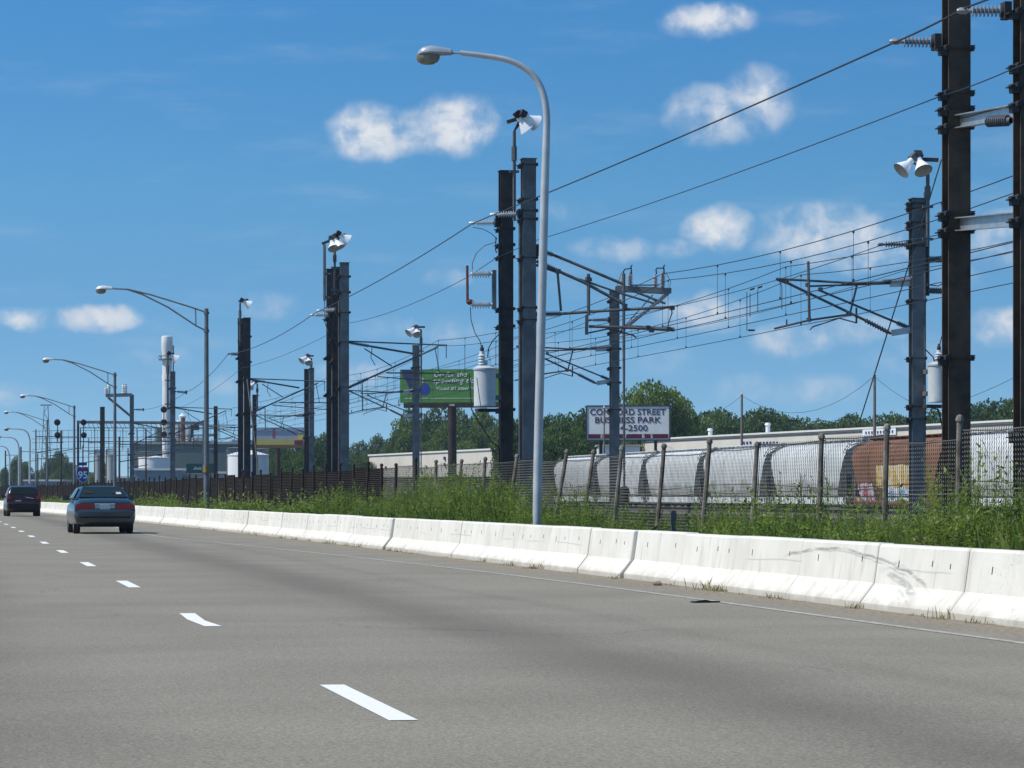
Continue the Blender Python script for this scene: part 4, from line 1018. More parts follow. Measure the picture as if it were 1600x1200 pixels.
# yellow and blue billboard, far left
dd = 470; ctr = at(437, 684, dd); px2m = dd/FPX; W_, H_ = 76*px2m, 32*px2m; rotz = R(-18); Rz = Matrix.Rotation(rotz, 3, 'Z')
b2 = thing('billboard', 'billboard with a blue, sand and yellow green beach picture behind the dark poles', 'billboard', (ctr.x, ctr.y, 0), 'billboards beyond the railway')
bb = b2
for k, (z0, z1, col) in enumerate(((11, 16, (.20, .28, .36)), (3, 11, (.10, .18, .30)), (-4, 3, (.30, .29, .29)), (-11, -4, (.34, .33, .08)), (-16, -11, (.10, .06, .03)))):
    M['pp%d' % k] = flatc('beach poster band', col); b = MB(); b.box(sp_(0, 0, (z0+z1)/2*px2m), (W_, .5, (z1-z0)*px2m), Rz); b.build('poster_band', M['pp%d' % k], bb)
M['pp_y'] = flatc('yellow poster patch', (.55, .42, .03)); M['pp_r'] = flatc('dark red poster patch', (.10, .015, .02)); M['pp_p'] = flatc('plum poster patch', (.20, .05, .09))
patch([(29, -3), (37, -3), (38, 6), (34, 11), (30, 7)], 'pp_y', .01); patch([(24, -11), (38, -11), (38, -4), (24, -4)], 'pp_r', .01)
patch([(-10.5, -1), (-9.5, -1), (-9, 4), (-8, -1), (-7, -1), (-6.5, 6), (-6.8, 12), (-8, 14.5), (-9.8, 14), (-10.4, 10), (-11.5, 5)], 'pp_p', .02)
b = MB(); q_ = sp_(-3*px2m, .1, 0); b.tube([(q_.x, q_.y, -.1), (q_.x, q_.y, ctr.z - H_/2)], .34, 14); b.build('post', M['brown_paint'], bb)

# interstate shield
dd = 215; ctr = at(129, 741, dd); px2m = dd/FPX; rotz = 0
sh = thing('route_shield', 'blue and red route shield sign reading 95 behind the blue sedan', 'road sign', (ctr.x, ctr.y, 0)); bb = sh
M['sh_blue'] = flatc('shield blue', (.015, .07, .36)); M['sh_red'] = flatc('shield red', (.20, .035, .08)); Rz = Matrix.Identity(3)
prof = [(-8.6, 9), (-6, 11.5), (0, 10.5), (6, 11.5), (8.6, 9), (9.3, 3), (8.2, -4), (5, -9.5), (0, -13.5), (-5, -9.5), (-8.2, -4), (-9.3, 3)]
patch([(u*1.1, v*1.06) for u, v in prof], 'bb_white', -.02, 'shield_border'); patch(prof, 'sh_blue', .0, 'shield_face')
patch([(-8.7, 6.2), (8.7, 6.2), (8.5, 9), (6, 11.2), (0, 10.2), (-6, 11.2), (-8.5, 9)], 'sh_red', .02, 'shield_top')
o = put(text_mesh('95', 11*px2m, M['bb_white'], .02, 14.5*px2m), 'lettering', sp_(0, -.28, -1.2*px2m), sh)
b = MB(); b.tube([(ctr.x, ctr.y, 0), (ctr.x, ctr.y, ctr.z)], .06, 8); b.build('post', M['steel_brown'], sh)
M['bb_purple'] = flatc('blue plaque', (.02, .05, .30)); b = MB(); b.box(sp_(0, -.2, 16*px2m), (13*px2m, .04, 5*px2m)); b.build('plaque', M['bb_purple'], sh)
HAZE = .00010
# ------------------------------------------------------------ hopper train
def hopper_mat(name, base, alt, grime, graffiti=False):
    m, t, p = nt(name)
    pos = t.nodes.new('ShaderNodeNewGeometry').outputs['Position']; sp = t.nodes.new('ShaderNodeSeparateXYZ'); t.links.new(pos, sp.inputs[0])
    mp = N(t, 'ShaderNodeMapping'); mp.inputs['Scale'].default_value = (1, 1, .15); t.links.new(pos, mp.inputs[0])
    c = mixc(t, ramp(t, noise(t, pos, .5, 5), .3, .7), base, alt)
    c = mixc(t, math_(t, 'MULTIPLY', ramp(t, noise(t, mp.outputs[0], 2.5, 6, .65), .5, .72), .55), c, grime)
    zn = math_(t, 'ADD', sp.outputs[2], math_(t, 'MULTIPLY', math_(t, 'SUBTRACT', noise(t, pos, .7, 4), .5), 1.3))
    low = math_(t, 'MULTIPLY', math_(t, 'SUBTRACT', 1.0, ramp(t, zn, 1.5, 2.0)), ramp(t, noise(t, pos, .45, 2), .36, .5))
    c = mixc(t, math_(t, 'MULTIPLY', low, .75), c, grime)
    if graffiti:
        def block(y0, y1, z0, z1, wob):
            yy = math_(t, 'ADD', sp.outputs[1], math_(t, 'MULTIPLY', math_(t, 'SUBTRACT', noise(t, pos, 1.4, 3), .5), wob)); zz = math_(t, 'ADD', sp.outputs[2], math_(t, 'MULTIPLY', math_(t, 'SUBTRACT', noise(t, pos, 1.7, 3), .5), wob*.5))
            a = math_(t, 'MULTIPLY', math_(t, 'GREATER_THAN', yy, y0), math_(t, 'LESS_THAN', yy, y1))
            return math_(t, 'MULTIPLY', a, math_(t, 'MULTIPLY', math_(t, 'GREATER_THAN', zz, z0), math_(t, 'LESS_THAN', zz, z1)))
        y0, y1 = onX(1428, 43.5)[0], onX(1371, 43.5)[0]
        c = mixc(t, block(y0, y1, 1.50, 2.55, .5), c, mixc(t, ramp(t, noise(t, pos, 1.6, 2), .48, .52), (.58, .50, .33), (.50, .33, .10)))
        c = mixc(t, block(y0 - .8, y1 - 1.5, .9, 1.50, .5), c, mixc(t, ramp(t, noise(t, pos, 3, 2), .48, .52), (.20, .33, .50), (.60, .62, .64)))
        c = mixc(t, block(y1 + .6, y1 + 4.5, .9, 1.7, .8), c, mixc(t, ramp(t, noise(t, pos, 2.2, 2), .48, .52), (.33, .10, .10), (.45, .45, .5)))
    t.links.new(c, p.inputs['Base Color']); p.inputs['Roughness'].default_value = .9; p.inputs['Specular IOR Level'].default_value = .1
    return m
M['hop_white'] = hopper_mat('dusty white hopper paint', (.50, .53, .54), (.60, .62, .62), (.24, .24, .22))
M['hop_brown'] = hopper_mat('faded brown hopper paint', (.17, .085, .055), (.225, .118, .075), (.11, .06, .045), True)
M['hop_dark'] = mat('dark hopper end steel', (.15, .145, .135), .85, 0, .3, 2)
M['hop_sill'] = mat('pale sill paint', (.58, .60, .60), .6, 0, .25, 1.5)
def hopper(yc, label, mt):
    X0 = 45.0; r = thing('hopper_car', label, 'freight car', (X0, yc, 0), 'hopper cars standing in the train')
    half = [(1.30, 1.02), (1.50, 1.12), (1.56, 1.75), (1.58, 2.45), (1.56, 2.98), (1.42, 3.36), (.85, 3.70), (.45, 3.81), (0, 3.83)]
    prof = half + [(-a, z) for a, z in half[-2::-1]]
    st = lambda z: 5.75 + 1.45*min(1, max(0, (z-1.1)/2.1))
    b = MB(); n = len(prof); K = 12; vs_ = []; fs = []
    for k in range(K+1):
        f = -1 + 2*k/K
        vs_ += [(X0+a, yc + f*st(z), z) for a, z in prof]
    for k in range(K):
        for i in range(n-1): fs.append((k*n+i, k*n+i+1, (k+1)*n+i+1, (k+1)*n+i))
    b.add(vs_, fs, 0, True); b.add(vs_[:n], [tuple(range(n))]); b.add(vs_[-n:], [tuple(range(n-1, -1, -1))])
    for k in (-.66, -.33, 0, .33, .66):     # weld seams / ribs
        y = yc + k*6.2; b.tube([(X0-a*1.004, y, z) for a, z in half[1:-2]], .022, 4)
    b.build('body', mt, r)
    b = MB()
    for sx in (-1, 1):
        b.box((X0+sx*1.40, yc, .86), (.10, 15.0, .34)); b.box((X0+sx*1.33, yc, 1.02), (.2, 15.0, .03))
    b.build('side_sill', M['hop_sill'] if mt is M['hop_white'] else mt, r)
    b = MB(); b.box((X0, yc, .82), (.7, 15.2, .3))
    for e in (-1, 1):
        b.box((X0, yc+e*7.3, .86), (2.9, .18, .5)); b.beam((X0-.9, yc+e*7.0, 1.0), (X0-.9, yc+e*6.9, 3.3), .2, .2); b.beam((X0+.9, yc+e*7.0, 1.0), (X0+.9, yc+e*6.9, 3.3), .2, .2)
        b.box((X0, yc+e*6.4, 1.75), (2.5, .15, 1.6)); b.beam((X0, yc+e*7.6, .8), (X0, yc+e*7.75, .8), .25, .3)
    b.build('underframe', M['hop_dark'], r)
    b = MB()
    for e in (-1, 1):
        for o_ in (0, .42): b.tube([(X0-1.47, yc+e*(7.15-o_), .8), (X0-1.47, yc+e*(7.15-o_), 3.3), (X0-1.1, yc+e*(7.15-o_), 3.85)], .022, 4)
        for k in range(9): b.tube([(X0-1.47, yc+e*7.15, 1.0+k*.28), (X0-1.47, yc+e*6.73, 1.0+k*.28)], .014, 4)
        b.tube([(X0-1.2, yc+e*7.1, 3.6), (X0-.2, yc+e*6.6, 3.9), (X0+1, yc+e*7.0, 3.7)], .03, 4)
    b.build('ladder', M['hop_dark'], r)
    b = MB()
    for sx in (-1, 1): b.box((X0+sx*.5, yc, 3.93), (.3, 14.6, .04))
    for k in range(-7, 8): b.box((X0, yc+k, 3.87), (1.3, .06, .07))
    for k in range(5): b.lathe((X0, yc-5+k*2.5, 3.78), (0, 0, 1), [(0, .4), (.14, .4), (.17, .35), (.18, 0)], 12)
    b.build('roof_walk', mt, r)
    for k in (-1, 0, 1):
        b = MB(); bb_ = [(X0-.9, 1.1), (X0+.9, 1.1), (X0+.3, .55), (X0-.3, .55)]
        b.prism(bb_, lambda u, v: (u, yc+k*3.4-.9, v), lambda u, v: (u, yc+k*3.4+.9, v)); b.build('hopper_chute', M['hop_dark'], r)
    for e in (-1, 1):
        b = MB()
        for sx in (-1, 1):
            b.beam((X0+sx*1.0, yc+e*5.9-1.1, .62), (X0+sx*1.0, yc+e*5.9+1.1, .62), .15, .28)
        b.box((X0, yc+e*5.9, .62), (2.1, .3, .2)); tr = b.build('truck_frame', M['hop_dark'], r)
        for o_ in (-.85, .85):
            b = MB()
            for sx in (-1, 1): b.lathe((X0+sx*.72-.06, yc+e*5.9+o_, .80), (1, 0, 0), [(0, 0), (0, .42), (.12, .42), (.12, 0)], 16)
            b.tube([(X0-.7, yc+e*5.9+o_, .80), (X0+.7, yc+e*5.9+o_, .80)], .08, 6)
            b.build('wheel_set', M['hop_dark'], r).parent = tr
gap0 = onX(1475, 43.4)[0]; PITCH = 15.5
hl = {0: 'rust brown hopper car with graffiti patches between white ones', -1: 'white hopper car right of the tallest pole',
      1: 'white hopper car directly left of the rust brown one', 2: 'second white hopper car left of the rust brown one', 3: 'third white hopper car left of the rust brown one',
      4: 'white hopper car below the left end of the business park sign', 5: 'last white hopper car at the left end of the train', -2: 'white hopper car at the right edge of the photo'}
for k in range(-2, 6): hopper(gap0 + PITCH*(k+.5), hl[k], M['hop_brown'] if k == 0 else M['hop_white'])

# ------------------------------------------------------------ buildings
M['b_cream'] = mat('cream painted wall', (.60, .56, .49), .8, 0, .05, .2, 0, 30, (.50, .46, .40), .25)
M['b_white'] = mat('white painted wall', (.66, .65, .62), .8, 0, .05, .2)
M['b_roof'] = mat('dark roof flashing', (.06, .05, .05), .8, 0, .2, .5)
M['b_green'] = mat('grey green cladding', (.11, .16, .15), .7, 0, .08, .12)
M['b_dgreen'] = mat('dark green machinery', (.04, .07, .06), .7, 0, .3, .5)
M['b_blue'] = mat('blue grey shed', (.20, .25, .29), .7, 0, .1, .1)
M['b_grey'] = mat('pale grey concrete', (.36, .37, .36), .8, 0, .1, .2)
M['tank_w'] = mat('white tank paint', (.74, .75, .76), .5, 0, .04, .3)
M['chim'] = mat('galvanised stack cladding', (.72, .72, .71), .55, 0, .10, .35)
M['sigb'] = flatc('blue wall lettering', (.03, .05, .25))
def slab_building(name, label, pa, pb, ztop, depth, mt, roofh=.35, band=None):
    pa, pb = Vector(pa), Vector(pb); pa.z = pb.z = 0
    t = (pb - pa).normalized(); nrm = Vector((-t.y, t.x, 0))
    if nrm.x < 0: nrm = -nrm
    r = thing(name, label, 'building', (pa + pb)/2)
    quad = [pa, pb, pb + nrm*depth, pa + nrm*depth]
    b = MB(); b.add([q for q in quad] + [q + Vector((0, 0, ztop)) for q in quad], [(0,1,5,4), (1,2,6,5), (2,3,7,6), (3,0,4,7)]); b.build('wall', mt, r)
    b = MB(); f = .25; q2 = [pa - nrm*f - t*f, pb - nrm*f + t*f, pb + nrm*(depth+f) + t*f, pa + nrm*(depth+f) - t*f]
    b.add([q + Vector((0, 0, ztop+.0)) for q in q2] + [q + Vector((0, 0, ztop+roofh)) for q in q2], [(0,1,5,4), (1,2,6,5), (2,3,7,6), (3,0,4,7), (4,5,6,7), (0,3,2,1)]); b.build('roof', M['b_roof'] if not band else band, r)
    return r, pa, pb, t, nrm
pa, pb = at(1003, HY, 462), at(1660, HY, 330); ZB = H + 7.95
rb, pa, pb, t_, n_ = slab_building('warehouse', 'long low white warehouse behind the train and the two utility poles', pa, pb, ZB - .22, 45, M['b_cream'], .22, M['b_white'])
b = MB(); off = -n_*.06
b.beam(pa + off + Vector((0, 0, ZB-.5)), pb + off + Vector((0, 0, ZB-.5)), .1, .10); b.build('gutter', M['b_roof'], rb)
def wall_pt(px):
    """point on the warehouse wall seen at px"""
    dr = CF + CR*((px-800)/FPX); den = dr.x*n_.x + dr.y*n_.y
    return dr * ((pa.x*n_.x + pa.y*n_.y)/den)
random.seed(3); b = MB()
for px in np.arange(1163, 1217, 5.2):
    if random.random() < .12: continue
    q = wall_pt(px); dq = q.dot(CF); b.box(q - n_*.1 + Vector((0, 0, H + (HY - 692 - random.uniform(-.4, .4))*dq/FPX)), (.08, .42*dq/400*1.15, .36), Matrix.Rotation(math.atan2(-t_.x, t_.y), 3, 'Z'))
b.build('wall_lettering', M['sigb'], rb)
q1, q2 = wall_pt(1350), wall_pt(1402); dq = q1.dot(CF); b = MB()
b.beam(q1 - n_*.15 + Vector((0, 0, H + 97*dq/FPX)), q2 - n_*.15 + Vector((0, 0, H + 97*dq/FPX)), .1, 13*dq/FPX); b.build('wall_sign', M['tank_w'], rb)
b = MB()
for px in np.arange(1356, 1398, 4.6): q = wall_pt(px); b.box(q - n_*.24 + Vector((0, 0, H + 95.5*dq/FPX)), (.08, .34, .3), Matrix.Rotation(math.atan2(-t_.x, t_.y), 3, 'Z'))
b.build('wall_lettering', M['sigb'], rb)
for px, hh in ((1047, 1.0), (1134, 1.3), (1510, 1.2), (1550, 1.5)):
    q = wall_pt(px) + n_*6; b = MB(); b.lathe(q + Vector((0, 0, ZB)), (0, 0, 1), [(0, .3), (hh, .3), (hh, .45), (hh+.3, .35), (hh+.35, 0)], 10); b.build('roof_vent', M['tank_w'], rb)
slab_building('annex', 'small white shed below the left end of the business park sign', at(935, HY, 440), at(1000, HY, 440), H + 6.6, 14, M['b_white'], .2, M['b_grey'])
rw, a2, b2_, _, nw = slab_building('warehouse', 'cream low warehouse under the green billboard', at(577, HY, 640), at(858, HY, 520), H + 7.6, 9, M['b_cream'], .3, M['b_white'])
b = MB(); dq = 575
for px, y_, mk, w_, h_ in ((696, 716, 'sigb', 8, 5), (696, 726, 'rustred', 8, 5), (667, 729, 'b_grey', 8, 4), (604, 731, 'b_roof', 4, 5)):
    q = CF*1 + CR*((px-800)/FPX); den = q.x*nw.x + q.y*nw.y; p = q*((a2.x*nw.x + a2.y*nw.y)/den); dq = p.dot(CF)
    b = MB(); b.box(p - nw*.2 + Vector((0, 0, H + (HY-y_)*dq/FPX)), (.25, w_*dq/FPX, h_*dq/FPX)); b.build('wall_plate', M[mk], rw)
# plinth / bank of earth in front
slab_building('low_wall', 'long brown retaining wall below the cream warehouse', at(520, HY, 315), at(866, HY, 300), 2.75, 1.0, mat('brown stained wall', (.10, .070, .05), .9, 0, .3, .8), .12)
# industrial plant, far left
rp, *_ = slab_building('factory', 'large grey green factory block behind the white chimney', at(205, HY, 630), at(432, HY, 630), H + 78*630/FPX, 40, M['b_green'], .5, M['b_grey'])
for px0, px1, y0, y1, d_, mk, nm in ((250, 300, 672, 694, 655, 'b_dgreen', 'machinery_block'), (262, 310, 664, 672, 655, 'b_dgreen', 'machinery_block'), (243, 262, 668, 694, 650, 'b_green', 'machinery_block'), (300, 322, 684, 694, 650, 'b_grey', 'machinery_block'), (360, 376, 688, 694, 650, 'b_blue', 'machinery_block')):
    a, c = at(px0, y1, d_), at(px1, y0, d_); b = MB(); b.box(((a.x+c.x)/2, (a.y+c.y)/2, (a.z+c.z)/2), (c.x-a.x, 6, c.z-a.z)); b.build(nm, M[mk], rp)
b = MB()
for px, y in ((253, 667), (278, 666), (293, 667), (285, 655)): b.lathe(at(px, 694, 652), (0, 0, 1), [(0, .6), ((694-y)*652/FPX, .6), ((694-y)*652/FPX + .6, .8), ((694-y)*652/FPX+1.2, .1)], 8)
b.build('vent_pipes', M['chim'], rp)
b = MB(); b.lathe(at(286, 690, 650), (0, 0, 1), [(0, .45), (4.8, .4), (5.0, .2)], 8); b.build('exhaust_stack', M['rustred'], rp)
ch = thing('chimney', 'tall white clad chimney with a bulging top section and ladder platform', 'chimney', at(261, HY, 625)); ch.location.z = 0
dC = 625; zz = lambda y: H + (HY-y)*dC/FPX; c0 = at(261, HY, dC); c0.z = 0
b = MB(); rr = 8.6*dC/FPX
b.lathe(c0, (0, 0, 1), [(0, rr*.9), (zz(660), rr*.86), (zz(648), rr*.84), (zz(640), rr*.86), (zz(600), rr*.84), (zz(590), rr*.96), (zz(583), rr*.84), (zz(570), rr*.86), (zz(552), rr*.86), (zz(546), rr*1.02), (zz(529), rr*1.02), (zz(526), rr*.98), (zz(525), rr*.8), (zz(528), 0)], 20); b.build('stack', M['chim'], ch)
b = MB(); b.lathe(c0 + Vector((0, 0, zz(563))), (0, 0, 1), [(0, rr), (.0, rr*1.55), (.3, rr*1.55), (.3, rr)], 16); b.lathe(c0 + Vector((0, 0, zz(557))), (0, 0, 1), [(0, rr*1.5), (.1, rr*1.55), (.2, rr*1.5)], 16)
for k in range(8): a = k*math.pi/4; b.tube([c0 + Vector((math.cos(a)*rr*1.5, math.sin(a)*rr*1.5, zz(563))), c0 + Vector((math.cos(a)*rr*1.5, math.sin(a)*rr*1.5, zz(557)))], .05, 4)
b.tube([c0 + Vector((rr*1.1, -.6, 4)), c0 + Vector((rr*1.1, -.6, zz(540)))], .12, 4); b.build('ladder_platform', M['steel_grey'], ch)
def tank(label, px, y0, ytop, yd, w, d, mt):
    c = at(px, HY, d); c.z = 0; r_ = w*d/FPX/2; z0 = H + (HY-ytop)*d/FPX; z1 = H + (HY-yd)*d/FPX
    r = thing('storage_tank', label, 'tank', c, 'storage tanks at the plant')
    b = MB(); b.lathe(c, (0, 0, 1), [(0, r_), (z0, r_)], 32); b.build('shell', mt, r)
    b = MB(); b.lathe(c + Vector((0, 0, z0)), (0, 0, 1), [(0, r_*1.03), (.12, r_*1.03), (.14, r_), ((z1-z0)*.6, r_*.55), (z1-z0, .3), (z1-z0, 0)], 32); b.build('roof', mt, r)
    b = MB()
    for k in range(28):
        a = k*math.pi/14; p = c + Vector((math.cos(a)*r_, math.sin(a)*r_, z0+.1)); b.tube([p, p + Vector((0, 0, 1.0))], .025, 4)
    b.lathe(c + Vector((0, 0, z0+1.1)), (0, 0, 1), [(0, r_), (.05, r_+.04), (.1, r_)], 28); b.tube([c + Vector((-r_*1.02, -.3, 0)), c + Vector((-r_*1.02, -.3, z0+1))], .08, 4)
    b.build('railing', M['steel_grey'], r); return r
tank('white upright tank with a shallow domed roof behind the dark pole pair', 387.5, 750, 712, 703, 65, 480, M['tank_w'])
tank('low broad white tank in front of the grey green factory', 240, 745, 716, 712, 48, 560, M['tank_w'])
tank('pale slim silo left of the platform pole', 173.5, 745, 712, 709, 15, 560, M['b_grey'])
tank('pale slim silo beside the dark brown pole', 153.5, 745, 713, 711, 12, 560, M['b_grey'])
for (px0, px1, y, d_, mk, lab) in ((210, 284, 735, 520, 'b_blue', 'low blue grey shed below the broad white tank'), (296, 360, 740, 520, 'b_grey', 'low pale grey shed below the green sign'), (38, 97, 752, 640, 'b_blue', 'low blue shed with white roof edge right of the dark red car'), (140, 212, 747, 600, 'b_blue', 'low grey shed behind the blue sedan')):
    slab_building('shed', lab, at(px0, HY, d_), at(px1, HY, d_), H + (HY-y)*d_/FPX, 12, M[mk], .35, M['b_white'])
gs = thing('green_sign', 'dark green sign with pale marks on the factory front', 'sign', at(313, 732, 515)); px2m = 515/FPX; rotz = 0; Rz = Matrix.Identity(3); ctr = at(313, 732, 515); bb = gs
M['gsign'] = flatc('dark green sign paint', (.01, .09, .07)); b = MB(); b.box(ctr, (44*px2m, .2, 15*px2m)); b.build('panel', M['gsign'], gs)
patch([(-12, -2), (-8, 3), (-4, 1), (0, 3), (3, -2), (6, 2), (10, -2)], 'bb_smalltext', .0, 'pale_mark')
b = MB()
for s in (-1, 1): b.box((ctr.x + s*16*px2m, ctr.y + .3, ctr.z/2), (.2, .2, ctr.z)); 
b.build('post', M['steel_dark'], gs)

# utility poles behind the warehouse wall
def utility(label, px, yt, d, w):
    p = at(px, HY, d); p.z = 0; zt = H + (HY-yt)*d/FPX; r = thing('utility_pole', label, 'utility pole', p, 'wooden utility poles by the warehouse')
    b = MB(); b.tube([p, p + Vector((0, 0, zt))], [w*d/FPX/2*1.15, w*d/FPX/2*.85], 10); b.build('pole', M['wood'], r)
    b = MB(); b.lathe(p + Vector((0, 0, zt)), (0, 0, 1), [(0, .1), (.1, .07), (.2, .03)], 8); b.build('pin_insulator', M['insul'], r)
utility('pale wooden utility pole in front of the long white warehouse, the more distant one', 1159, 616, 330, 4.2)
utility('pale wooden utility pole beside the slanting guy wire', 1366.5, 586, 290, 5)
utility('slim wooden pole in front of the business park sign', 944, 637, 290, 2.6)
wire_obj('service_wire', 'thin utility wires sagging from the wooden pole beside the guy wire', 'wire', [at(1366, 588, 290), at(1159, 618, 330), at(1075, 645, 420), at(900, 660, 520)], .02, [2.5, 1.0, .8], 10, 'utility wires')
wire_obj('service_wire', 'thin utility wire rising to the right edge of the photo behind the tallest pole', 'wire', [at(1366, 588, 290), at(1450, 640, 260), at(1600, 582, 240), at(1700, 545, 235)], .02, [.3, .3, .1], 8, 'utility wires')

# ------------------------------------------------------------ trees
def tree_meshes(seed, hgt, wid, leaves, lsize, mt, lob=11):
    rng = np.random.default_rng(seed)
    C = []
    for k in range(lob):
        a = 2.4*k + rng.uniform(-.5, .5); f = (k + .5)/lob; zc = hgt*(.20 + .62*f)
        env = math.sqrt(max(.05, 1 - ((f - .30)/.80)**2)); rad = wid*.34*env*rng.uniform(.55, 1.1)
        C.append((math.cos(a)*rad, math.sin(a)*rad, zc, wid*rng.uniform(.19, .29)*(1.1 - .2*f)))
    C.append((wid*.05, 0, hgt*.84, wid*.19)); C.append((0, 0, hgt*.58, wid*.27)); C.append((0, 0, hgt*.3, wid*.26))
    C = np.array(C); w = C[:, 3]**2; idx = rng.choice(len(C), leaves, p=w/w.sum())
    dirs = rng.normal(size=(leaves, 3)); dirs /= np.linalg.norm(dirs, axis=1)[:, None]
    rad = C[idx, 3] * rng.uniform(.45, 1.04, leaves)**.5 * (1 + .10*np.sin(dirs[:, 0]*7 + idx) * np.cos(dirs[:, 2]*6))
    P = C[idx, :3] + dirs*rad[:, None]*np.array([1, 1, .85])
    P = P[P[:, 2] > hgt*.06]; n = len(P)
    nr = dirs[:n] + rng.normal(size=(n, 3))*.7; nr /= np.linalg.norm(nr, axis=1)[:, None]
    u = np.cross(nr, rng.normal(size=(n, 3))); u /= np.linalg.norm(u, axis=1)[:, None]; v = np.cross(nr, u)
    s = lsize*rng.uniform(.55, 1.3, n)[:, None]
    V = np.stack([P - u*s*.5 - v*s*.15, P + v*s*.42 - u*s*.1, P + u*s*.55, P - v*s*.4 + u*s*.05], 1).reshape(-1, 3)
    F = np.arange(len(V)).reshape(-1, 4); crown = fast_mesh('crown', V, F, mt)
    b = MB(); tr = wid*.03 + .08
    b.tube([(0, 0, -.2), (wid*.01, 0, hgt*.2), (-wid*.01, wid*.01, hgt*.5), (0, 0, hgt*.8)], [tr*1.3, tr, tr*.7, tr*.25], 8)
    for k in range(6):
        c = C[k]; z0 = hgt*(.18 + .06*k); b.tube([(0, 0, z0), (c[0]*.5, c[1]*.5, (z0 + c[2])/2), (c[0], c[1], c[2])], [tr*.55, tr*.35, tr*.12], 5)
    return crown, b.mesh('trunk', M['bark'])
TM = {}
for key, mk in (('a', 'leaf_a'), ('b', 'leaf_b'), ('c', 'leaf_c')):
    for v in range(3): TM[key, v] = tree_meshes(11*v + ord(key), 10, 10, 12000, .36, M[mk], 13 + v*3)
def tree(px, ytop, wpx, d, key, label, v=None, group='trees behind the railway'):
    p = at(px, HY, d); p.z = 0; zt = H + (HY - ytop)*d/FPX; r = thing('broadleaf_tree', label, 'tree', p, group)
    cr, tk = TM[key, v if v is not None else random.randrange(3)]; sxy = wpx*d/FPX/10
    for nm, me in (('trunk', tk), ('crown', cr)):
        o = link(nm, me, r); o.scale = (sxy, sxy, zt/10*1.02); 
    r.rotation_euler.z = random.uniform(0, 6.28); return r
random.seed(21)
L1 = 'dark green tree in the row between the near street lamp and the business park sign'
for px, yt, w, d in ((865, 650, 95, 500), (925, 642, 95, 500), (800, 655, 70, 500), (848, 655, 75, 480), (880, 648, 80, 470), (915, 645, 70, 480), (950, 650, 70, 490), (865, 668, 70, 450), (905, 672, 70, 450), (830, 690, 60, 455), (940, 680, 60, 455)): tree(px, yt, w, d, 'a', L1)
tree(1022, 600, 105, 465, 'b', 'tallest mid green tree right behind the business park sign', 0); tree(1052, 610, 95, 468, 'b', 'broad tall green tree behind the right end of the business park sign', 2); tree(990, 608, 85, 475, 'b', 'tall mid green tree directly left of the tallest one behind the sign', 1)
tree(1068, 636, 70, 470, 'b', 'rounded mid green tree right of the business park sign', 2); tree(1050, 655, 70, 468, 'b', 'low mid green tree under the tallest one behind the sign', 1)
L2 = 'green tree in the dense clump under the green billboard'
for px, yt, w, d in ((640, 640, 70, 700), (675, 636, 80, 690), (715, 640, 80, 690), (755, 640, 70, 690), (650, 668, 80, 670), (700, 665, 90, 665), (745, 668, 80, 665), (785, 655, 70, 680), (622, 672, 50, 690), (670, 690, 70, 650), (730, 690, 70, 650), (778, 688, 60, 650)): tree(px, yt, w, d, 'b' if (px % 3) else 'a', L2)
L3 = 'hazy green tree in the low row left of the green billboard clump'
for px, yt, w, d in ((590, 680, 50, 800), (563, 690, 50, 800), (607, 690, 40, 780), (540, 700, 45, 790), (575, 702, 50, 760), (515, 700, 45, 800), (560, 712, 50, 600), (540, 720, 50, 600), (578, 722, 26, 600)): tree(px, yt, w, d, 'c', L3)
L4 = 'dark tree in the clump under the yellow and blue billboard'
for px, yt, w, d in ((505, 678, 45, 620), (485, 685, 60, 600), (455, 690, 60, 600), (425, 700, 50, 600), (408, 715, 40, 600), (470, 708, 60, 570), (440, 715, 60, 570), (500, 705, 50, 600)): tree(px, yt, w, d, 'a', L4)
L5 = 'far tree in the skyline row above the long white warehouse'
random.seed(8)
for px, yt, w in ((1105, 645, 60), (1125, 643, 60), (1150, 652, 60), (1178, 640, 55), (1200, 638, 50), (1218, 648, 50), (1240, 654, 50), (1262, 660, 50), (1285, 656, 55), (1310, 658, 50), (1328, 645, 45), (1350, 652, 50), (1375, 648, 50), (1400, 645, 45), (1420, 652, 50), (1455, 642, 50), (1520, 632, 60), (1550, 628, 70), (1585, 626, 60), (1620, 630, 60), (1535, 650, 60), (1575, 650, 60), (1500, 645, 50), (1640, 640, 50), (1130, 665, 60), (1190, 662, 60), (1340, 664, 50), (1390, 660, 60), (1440, 660, 60), (1090, 662, 60)):
    tree(px, yt + random.uniform(-3, 3), w*1.75, 560 + random.uniform(-20, 40), 'c' if px < 1450 else 'a', L5)
L6 = 'hazy dark tree in the left distance above the two cars'
for px, yt, w, d in ((90, 704, 30, 900), (102, 712, 24, 880), (78, 716, 28, 900), (112, 722, 20, 900), (25, 712, 24, 950), (40, 722, 30, 900), (8, 730, 24, 900), (62, 735, 40, 900), (140, 738, 40, 900), (95, 735, 40, 850), (160, 720, 20, 900)): tree(px, yt, w, d, 'c', L6, group='trees in the left distance')
tree(150, 738, 30, 600, 'b', 'small green bush like tree right behind the route shield', 1, 'trees in the left distance')

